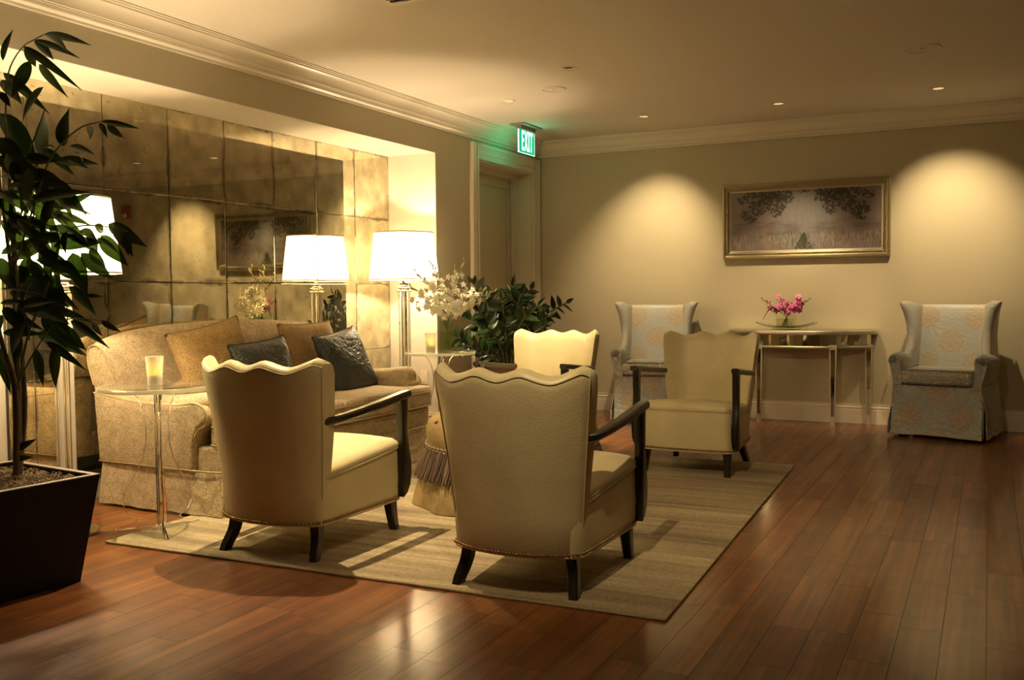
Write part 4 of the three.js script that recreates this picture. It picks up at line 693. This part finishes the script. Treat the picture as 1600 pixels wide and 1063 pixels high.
// ------------------------------------------------------------------ framed picture
{
  const t = thing('framed_picture', 'wide misty landscape picture in a gilt beaded frame above the console', 'picture', [2.580, 1.440, 0.012]);
  t.rotation.x = 0.030;
  const W = 1.42, H = 0.665, fw = 0.062, prof = [[0, 0], [0, 0.026], [0.006, 0.034], [0.016, 0.034], [0.022, 0.024], [0.034, 0.020], [0.046, 0.024], [0.052, 0.018], [fw, 0.012], [fw, 0]];
  const corner = [[-W / 2, 0, 1, 1], [W / 2, 0, -1, 1], [W / 2, H, -1, -1], [-W / 2, H, 1, -1]];
  for (let k = 0; k < 4; k++) {
    const [a, b] = [corner[k], corner[(k + 1) % 4]], ring = c => prof.map(([o, d]) => V(c[0] + c[2] * o, c[1] + c[3] * o, d));
    mesh('frame_rail', loft([ring(a), ring(b)], true, true, 0.35), M.frameGold, t);
  }
  const beads = []; const sg = new THREE.SphereGeometry(0.0058, 6, 5); const q = 0.041;
  for (let x = -W / 2 + q; x <= W / 2 - q; x += 0.0165) for (const y of [q, H - q]) beads.push(sg.clone().translate(x, y, 0.024)); for (let y = q; y <= H - q; y += 0.0165) for (const x of [-W / 2 + q, W / 2 - q]) beads.push(sg.clone().translate(x, y, 0.024));
  stuff(mesh('beading', merge(beads), M.frameGold, t));
  for (let k = 0; k < 4; k++) { const [a, b] = [corner[k], corner[(k + 1) % 4]], ring = c => [[fw - 0.001, 0.011], [fw - 0.001, 0.0165], [fw + 0.009, 0.0135], [fw + 0.009, 0.011]].map(([o, d]) => V(c[0] + c[2] * o, c[1] + c[3] * o, d)); mesh('inner_lip', loft([ring(a), ring(b)], true, true, 0.3), M.frameSilver, t); }
  mesh('backing', box(-W / 2 + 0.03, W / 2 - 0.03, 0.03, H - 0.03, 0.0, 0.008), M.frameDark, t);
  const c = document.createElement('canvas'); c.width = 1024; c.height = 440; const x = c.getContext('2d'), r = rng(99);
  x.fillStyle = 'rgb(128,117,110)'; x.fillRect(0, 0, 1024, 440);
  const blob = (cx, cy, rx, ry, col, n) => { for (let i = 0; i < n; i++) { const a = r() * 6.28, d = Math.sqrt(r()); x.fillStyle = col; x.beginPath(); x.ellipse(cx + Math.cos(a) * d * rx, cy + Math.sin(a) * d * ry, rx * 0.18 * (0.5 + r()), ry * 0.18 * (0.5 + r()), 0, 0, 6.29); x.fill(); } };
  const both = f => { f(1); x.save(); x.translate(1024, 0); x.scale(-1, 1); f(-1); x.restore(); };
  for (let i = 0; i < 60; i++) { const k = i / 59; x.fillStyle = 'rgba(208,190,176,0.013)'; x.beginPath(); x.ellipse(512, 190 + 40 * k, 210 * (1 - k) + 14, 300 - 60 * k, 0, 0, 6.29); x.fill(); }
  both(() => { for (let i = 0; i < 420; i++) { x.fillStyle = r() > 0.5 ? 'rgba(150,138,122,0.07)' : 'rgba(78,70,60,0.07)'; const X = r() * 512, Y = r() * 440; x.fillRect(X, Y, 2 + r() * 10, 20 + r() * 110); } blob(230, 280, 240, 60, 'rgba(82,74,64,0.09)', 120); });
  both(() => { for (let i = 0; i < 520; i++) { const X = 20 + r() * 470, Y = 330 + r() * 100, hgt = 8 + r() * 42; x.fillStyle = `rgba(212,200,182,${0.06 + 0.26 * r() * r()})`; x.fillRect(X, Y - hgt, 1.5 + r() * 4, hgt); } for (let i = 0; i < 200; i++) { const X = r() * 512, Y = 330 + r() * 100; x.fillStyle = `rgba(52,45,38,${0.10 + 0.12 * r()})`; x.fillRect(X, Y - 30, 3 + r() * 5, 14 + r() * 30); } });
  const clusters = [[.09, .15], [.14, .09], [.19, .07], [.175, .22], [.136, .30], [.21, .20], [.105, .38], [.136, .48], [.167, .42], [.27, .09], [.30, .15], [.34, .13], [.354, .20], [.385, .07], [.284, .26], [.245, .13], [.34, .30], [.315, .38], [.22, .33], [.25, .04], [.32, .05], [.40, .16]];
  both(() => { // hanging branches with leaves
    x.strokeStyle = 'rgba(40,36,28,0.85)';
    for (const [pts, w] of [[[[440, -2], [392, 22], [372, 78]], 5], [[[330, -2], [262, 96], [170, 190]], 5], [[[270, 0], [205, 70], [140, 205]], 4], [[[380, 10], [300, 60], [250, 140]], 3], [[[250, 20], [150, 40], [95, 70]], 3]]) { x.lineWidth = w; x.beginPath(); x.moveTo(...pts[0]); x.quadraticCurveTo(...pts[1], ...pts[2]); x.stroke(); }
    for (const [fx, fy] of clusters) for (let k = 0; k < 26; k++) { const a = r() * 6.28, d = Math.sqrt(r()) * 34; x.fillStyle = `rgba(${44 + r() * 26},${42 + r() * 24},${34 + r() * 16},0.75)`; x.beginPath(); x.ellipse(fx * 1024 + Math.cos(a) * d * 1.15, fy * 440 + Math.sin(a) * d * 0.8, 5 + r() * 7, 3 + r() * 4.5, r() * 3, 0, 6.29); x.fill(); }
    blob(500, 14, 26, 16, 'rgba(52,48,38,0.7)', 22);
  });
  for (let i = 0; i < 240; i++) { const k = r(), s = (1 - k) * 70; x.fillStyle = `rgba(${52 + r() * 26},${56 + r() * 26},${44 + r() * 16},0.55)`; x.beginPath(); x.ellipse(512 + (r() - 0.5) * 2 * s, 425 - k * 110, 7, 4, 0, 0, 6.29); x.fill(); }
  const tx = new THREE.CanvasTexture(c); tx.colorSpace = THREE.SRGBColorSpace;
  const g = new THREE.PlaneGeometry(W - 2 * fw + 0.004, H - 2 * fw + 0.004); g.translate(0, H / 2, 0.0112);
  const cv = new THREE.BoxGeometry(W - 2 * fw + 0.004, H - 2 * fw + 0.004, 0.003); cv.translate(0, H / 2, 0.0096); mesh('canvas_board', clean(cv), M.frameDark, t);
  mesh('picture_print', g, phy({ map: tx, color: lin(0.86, 0.84, 0.86), roughness: 0.4 }), t);
}
// ------------------------------------------------------------------ wing chairs in loose rose covers
function makeWingChair() {
  const t = thing('wing_chair', 'x', 'wing chair', [0, 0, 0], 0, 'wing chairs either side of the console');
  const rr = (w, zf, zb, y, rc = 0.03) => { const P = []; const arc = (cx, cz, a0) => { for (let i = 0; i <= 4; i++) { const a = a0 + i / 4 * Math.PI / 2; P.push(V(cx + rc * Math.cos(a), y, cz + rc * Math.sin(a))); } }; arc(w - rc, zf - rc, 0); arc(-w + rc, zf - rc, Math.PI / 2); arc(-w + rc, zb + rc, Math.PI); arc(w - rc, zb + rc, Math.PI * 1.5); return P.reverse(); };
  mesh('seat_base', loft([rr(0.315, 0.27, -0.27, 0.10), rr(0.315, 0.275, -0.28, 0.30), rr(0.31, 0.275, -0.285, 0.415)], true, true, 0.8), M.damaskLoose, t);
  // loose skirt panels with a slit at each corner
  const r = rng(61), wob = [r() * 6, r() * 6, r() * 6];
  const panel = (ax, az, bx, bz, nx, nz) => sheet((u, v) => { const h = 1 - v, k = 0.030 * h + 0.008 * Math.sin(u * 9 + wob[0]) * h + 0.005 * Math.sin(u * 21 + v * 7 + wob[1]) * Math.min(1, h * 3) ; const e = 1 + 0.035 * h; return V((ax + (bx - ax) * u) * e + nx * k, 0.028 + 0.385 * v + 0.006 * h * Math.sin(u * 6 + wob[2]), (az + (bz - az) * u) * e + nz * k); }, 36, 22, 0.006);
  mesh('front_panel', panel(-0.318, 0.285, 0.318, 0.285, 0, 1), M.damaskLoose, t);
  mesh('side_panel', panel(0.325, 0.275, 0.325, -0.29, 1, 0), M.damaskLoose, t);
  mesh('side_panel', panel(-0.325, -0.29, -0.325, 0.275, -1, 0), M.damaskLoose, t);
  mesh('back_panel', panel(0.318, -0.292, -0.318, -0.292, 0, -1), M.damaskLoose, t);
  for (const s of [-1, 1]) mesh('pleat', box(s * 0.318 - 0.014, s * 0.318 + 0.014, 0.03, 0.36, 0.262, 0.280, 0.004), M.damaskLoose, t);
  for (const [sx, sz] of [[-0.27, 0.25], [0.27, 0.25], [-0.27, -0.24], [0.27, -0.24]]) mesh('caster', lathe([[0, 0], [0.014, 0.0], [0.018, 0.012], [0.014, 0.026], [0.009, 0.03], [0.012, 0.11], [0, 0.11]], 14).translate(sx, 0, sz), M.black, t);
  // back: leans, upholstered inner face
  const bk = []; for (const [y, zf, zb, w] of [[0.40, -0.12, -0.288, 0.285], [0.55, -0.135, -0.293, 0.285], [0.75, -0.165, -0.300, 0.288], [0.92, -0.195, -0.308, 0.298], [1.0, -0.212, -0.312, 0.305], [1.022, -0.224, -0.309, 0.305], [1.030, -0.245, -0.295, 0.300]]) { const ring = []; const n = 10; for (let i = 0; i <= n; i++) { const u = -1 + 2 * i / n; ring.push(V(u * w, y, zf + 0.012 * (1 - u * u))); } for (let i = n; i >= 0; i--) { const u = -1 + 2 * i / n; ring.push(V(u * w, y, zb)); } bk.push(ring.reverse()); }
  mesh('backrest', loft(bk, true, true, 0.9), M.damask, t);
  mesh('outer_back', box(-0.30, 0.30, 0.38, 0.96, -0.312, -0.295, 0.004), M.damaskLoose, t);
  for (const s of [-1, 1]) {
    // wing: splays outwards and forwards from the back; rows of [y, tip x, tip z, outer back x]
    const rows = [[0.54, 0.318, 0.02, 0.322], [0.62, 0.312, 0.025, 0.316], [0.69, 0.300, -0.015, 0.308], [0.78, 0.296, -0.045, 0.304], [0.87, 0.306, -0.052, 0.308], [0.95, 0.326, -0.048, 0.316], [1.0, 0.343, -0.042, 0.322], [1.035, 0.358, -0.040, 0.326], [1.052, 0.364, -0.050, 0.328], [1.060, 0.358, -0.075, 0.326]];
    const wing = rows.map(([y, xt, zt, xo], ri) => { const P = [], e = ri === 9 ? 0.5 : 1, drop = k => y > 0.98 ? 0.045 * k * (y - 0.98) / 0.08 : 0, h = 0.034 * e;
      for (let k = 0; k <= 6; k++) { const q = k / 6; P.push(V(s * (0.225 + (xt - 0.055 - 0.225) * Math.pow(q, 1.3)), y - drop(1 - q), -0.235 + (zt - 0.012 + 0.235) * q)); }
      for (let i = 1; i < 8; i++) { const a = Math.PI - i / 8 * Math.PI; P.push(V(s * (xt - 0.02 + h * Math.cos(a)), y, zt - 0.012 + h * 0.7 * Math.sin(a))); }
      for (let k = 0; k <= 5; k++) { const q = k / 5; P.push(V(s * (xt + 0.014 * e + (xo - xt - 0.014 * e) * q), y - drop(q), zt - 0.03 + (-0.315 - zt + 0.03) * q)); }
      return s > 0 ? P : P.reverse(); });
    mesh('wing', loft(wing, true, true, 0.9), M.damask, t);
    // arm with a scooped, rolled front
    const arm = []; for (let i = 0; i <= 14; i++) { const q = i / 14, z = -0.26 + 0.555 * q, roll = 0.045 + 0.022 * Math.pow(q, 2), y = 0.598 + 0.012 * Math.sin(q * 3) + 0.006 * q, xo = 0.322 + 0.024 * Math.pow(q, 2), xi = 0.252, end = q > 0.93 ? 1 - 0.25 * (q - 0.93) / 0.07 : 1; const P = []; for (let k = 0; k <= 12; k++) { const a = -0.5 + k / 12 * (Math.PI + 0.9); P.push(V(s * ((xo + xi) / 2 + 0.012 + Math.cos(a) * ((xo - xi) / 2 + 0.012) * end), y - 0.012 + Math.sin(a) * roll * end, z)); } P.push(V(s * xi, 0.40, z)); P.push(V(s * 0.312, 0.40, z)); arm.push(s > 0 ? P.reverse() : P); }
    const ar = mesh('arm', loft(arm, true, true, 0.9), M.damaskLoose, t);
    for (let k = 0; k < 5; k++) { const a = 0.3 + k * 0.5; const g = tube([[s * 0.312, 0.585, 0.296], [s * (0.312 + 0.024 * Math.cos(a)), 0.585 + 0.026 * Math.sin(a), 0.297], [s * (0.312 + 0.048 * Math.cos(a)), 0.585 + 0.052 * Math.sin(a), 0.292]], 0.0045, 10, 5); mesh('gather', g, M.damaskLoose, ar); }
  }
  // seat cushion
  const cu = []; for (const [y, i] of [[0.418, 0.03], [0.422, 0.012], [0.44, 0.0], [0.485, -0.004], [0.515, 0.0], [0.53, 0.012], [0.537, 0.04], [0.541, 0.10]]) cu.push(rr(0.258 - i, 0.318 - i, -0.13 + i, y, 0.035));
  const c = mesh('seat_cushion', loft(cu, true, true, 1.1), M.damaskLoose, t);
  for (const y of [0.424, 0.532]) mesh('piping', tube(rr(0.253, 0.312, -0.125, y, 0.035), 0.004, 90, 6, true), M.damaskLoose, c);
  return t;
}
{
  const w = makeWingChair(); w.position.set(3.745, 0, 0.43); w.rotation.set(0, -0.19, 0);
  w.userData.label = 'wing chair in rose patterned cover at the right of the console table';
  const v = w.clone(); v.name = numbered('wing_chair'); v.userData = { ...w.userData }; scene.add(v); v.position.set(1.36, 0, 0.44); v.rotation.set(0, 0.22, 0);
  v.userData.label = 'wing chair in rose patterned cover left of the console, behind the cream armchairs';
}
// ------------------------------------------------------------------ plants
function leafGeo(width, bend, fold, n = 8, sharp = false) { // unit length along +y, face +z
  return sheet((u, v) => { const s = u * 2 - 1, w = sharp ? width / 2 * 2.55 * Math.pow(v, 0.72) * Math.pow(1 - v, 1.25) + 0.003 : width / 2 * Math.pow(Math.sin(Math.PI * Math.pow(v, 0.72)), 0.85) * (1 - 0.15 * v) + 0.004; return V(s * w, v - 0.02 * v * v, fold * Math.abs(s) * w - bend * v * v); }, 4, n);
}
function placeLeaf(m, a, b, up, roll) { const d = b.clone().sub(a), len = d.length(), y = d.normalize(), x = y.clone().cross(up).normalize(); if (x.lengthSq() < 0.1) x.set(1, 0, 0); const z = x.clone().cross(y).normalize(); const q = new THREE.Quaternion().setFromRotationMatrix(new THREE.Matrix4().makeBasis(x, y, z)); q.multiply(new THREE.Quaternion().setFromAxisAngle(V(0, 1, 0), roll)); m.quaternion.copy(q); m.position.copy(a); m.scale.setScalar(len); }
{
  const t = thing('potted_palm', 'tall broad-leaved palm in a black tapered planter at the left edge', 'plant', [0.513, 0, 6.255], -0.10);
  const sq = (h, y) => [V(-h, y, -h), V(-h, y, h), V(h, y, h), V(h, y, -h)];
  mesh('planter', loft([sq(0.248, 0.0), sq(0.308, 0.430), sq(0.285, 0.430), sq(0.278, 0.38)], true, true, 0.2), M.black, t);
  mesh('rim', loft([sq(0.3085, 0.4302), sq(0.3085, 0.4345), sq(0.284, 0.4345), sq(0.284, 0.4302)], false, false, 0.2), M.rimGrey, t);
  mesh('soil', box(-0.279, 0.279, 0.382, 0.398, -0.279, 0.279, 0.004), M.soil, t);
  const r = rng(3), gs = []; for (let i = 0; i < 900; i++) { const x = (r() - 0.5) * 0.53, z = (r() - 0.5) * 0.53, a = r() * 6.28, l = 0.02 + r() * 0.03, y = 0.400 + r() * 0.016; gs.push(tube([[x, y, z], [x + Math.cos(a) * l * 0.6, y + 0.010 + r() * 0.008, z + Math.sin(a) * l * 0.6], [x + Math.cos(a + 1) * l, y + r() * 0.004, z + Math.sin(a + 1) * l]], 0.0016, 4, 3)); }
  stuff(mesh('moss', merge(gs), M.moss, t));
  t.updateMatrixWorld(true); const inv = t.matrixWorld.clone().invert();
  for (const s of PALM_STEMS) { // tapered canes and leaf stalks
    const pts = s.map(p => V(p[0], p[1], p[2]).applyMatrix4(inv)); const R = s.map(p => p[3]);
    const low = pts[0].y < 0.5; if (low) { pts[0].x = Math.max(-0.2, Math.min(0.2, pts[0].x)); pts[0].z = Math.max(-0.2, Math.min(0.2, pts[0].z)); pts[0].y = 0.39; }
    const c = new THREE.CatmullRomCurve3(pts, false, 'centripetal'), rings = []; const n = 18;
    for (let i = 0; i <= n; i++) { const q = i / n, p = c.getPoint(q), k = q * (R.length - 1), j = Math.min(R.length - 2, Math.floor(k)), rad = (R[j] + (R[j + 1] - R[j]) * (k - j)) * (low ? 1 : 0.8) * (low && i % 4 === 0 ? 1.1 : 1), tan = c.getTangent(q), sx = V(1, 0, 0).addScaledVector(tan, -tan.x).normalize(), sy = sx.clone().cross(tan), ring = []; for (let b = 0; b < 8; b++) { const a = b / 8 * 6.2832; ring.push(p.clone().addScaledVector(sx, rad * Math.cos(a)).addScaledVector(sy, rad * Math.sin(a))); } rings.push(ring); }
    mesh(low ? 'cane' : 'stalk', loft(rings, true, true, 1.2), low && R[0] > 0.008 ? M.stemBrown : M.cane, t);
  }
  const shapes = {};
  PALM_LEAVES.forEach((L, i) => {
    const a = V(L[0], L[1], L[2]).applyMatrix4(inv), b = V(L[3], L[4], L[5]).applyMatrix4(inv), len = a.distanceTo(b);
    const key = Math.round(Math.min(0.62, L[6] / len) * 12) / 12 + '|' + (i % 3); shapes[key] = shapes[key] || leafGeo(Math.max(0.1, parseFloat(key)), 0.10 + 0.10 * (i % 3), 0.35, 10, true);
    const m = mesh('leaf', shapes[key], M.palmLeaf[i % 3], t);
    placeLeaf(m, a, b, V(0.55 + (r() - 0.5) * 0.8, 0.5, 0.7 + (r() - 0.5) * 0.8), (r() - 0.5) * 0.9);
  });
}
{
  const t = thing('potted_plant', 'dark leafy floor plant in a brown pot by the doorway', 'plant', [0.37, 0, 1.42]);
  mesh('pot', lathe([[0, 0], [0.155, 0], [0.165, 0.01], [0.215, 0.50], [0.222, 0.52], [0.222, 0.545], [0.205, 0.545], [0.198, 0.49], [0, 0.49]], 40), M.pot, t);
  mesh('soil', lathe([[0, 0.50], [0.12, 0.498], [0.197, 0.492]], 24), M.soil, t);
  const r = rng(19), geos = [leafGeo(0.46, 0.10, 0.25, 6), leafGeo(0.52, 0.16, 0.2, 6), leafGeo(0.40, 0.05, 0.3, 6)];
  const R = V(0.889, 0, -0.451), F = V(0.45, 0, 0.89);
  // stem tips: across the view, height, towards the view
  const tips = [[-0.46, 0.78, 0.20], [-0.42, 0.95, 0.05], [-0.30, 1.24, -0.05], [-0.24, 1.00, 0.20], [-0.14, 1.13, -0.10], [-0.05, 1.10, 0.12], [0.05, 1.20, -0.05], [0.12, 1.14, 0.1], [0.20, 1.18, -0.12], [0.26, 1.04, 0.10], [0.50, 1.06, 0.0], [0.34, 0.95, 0.12], [0.16, 0.96, 0.22], [-0.02, 0.90, 0.26], [-0.36, 0.72, 0.28], [-0.16, 0.86, 0.28], [0.02, 1.02, -0.18], [-0.26, 0.90, -0.05], [0.30, 0.86, 0.2]];
  tips.forEach(([px, y, pd], i) => {
    const tip = R.clone().multiplyScalar(px).addScaledVector(F, pd).setY(y); tip.x = Math.max(-0.30, tip.x);
    const b = V(tip.x * 0.12, 0.49, tip.z * 0.12), c = new THREE.CatmullRomCurve3([b, V(tip.x * 0.30, 0.49 + (y - 0.49) * 0.42, tip.z * 0.30), V(tip.x * 0.66, 0.49 + (y - 0.49) * 0.82, tip.z * 0.66), tip]);
    const st = mesh('stem', clean(new THREE.TubeGeometry(c, 14, 0.0075, 6)), M.cane, t);
    const n = 15;
    for (let k = 0; k < n; k++) {
      const q = 0.30 + 0.70 * k / (n - 1), p = c.getPoint(q), tan = c.getTangent(q), side = tan.clone().cross(F).normalize().multiplyScalar(k % 2 ? 1 : -1);
      const last = k === n - 1, d = last ? tan.clone() : side.multiplyScalar(0.9).addScaledVector(tan, 0.55).add(V(r() - 0.5, r() - 0.3, r() - 0.5).multiplyScalar(0.5)).normalize();
      const len = (0.085 + 0.05 * r()) * (last ? 0.9 : 1), e = p.clone().addScaledVector(d, len);
      if (e.x < -0.34) continue;
      const m = mesh('leaf', geos[(k + i) % 3], M.zzLeaf[(k * 7 + i) % 3], st);
      placeLeaf(m, p, e, F.clone().add(V(r() - 0.5, 0.4 + r() * 0.5, r() - 0.5)), (r() - 0.5) * 0.8);
    }
  });
}
renderer.render(scene, camera);
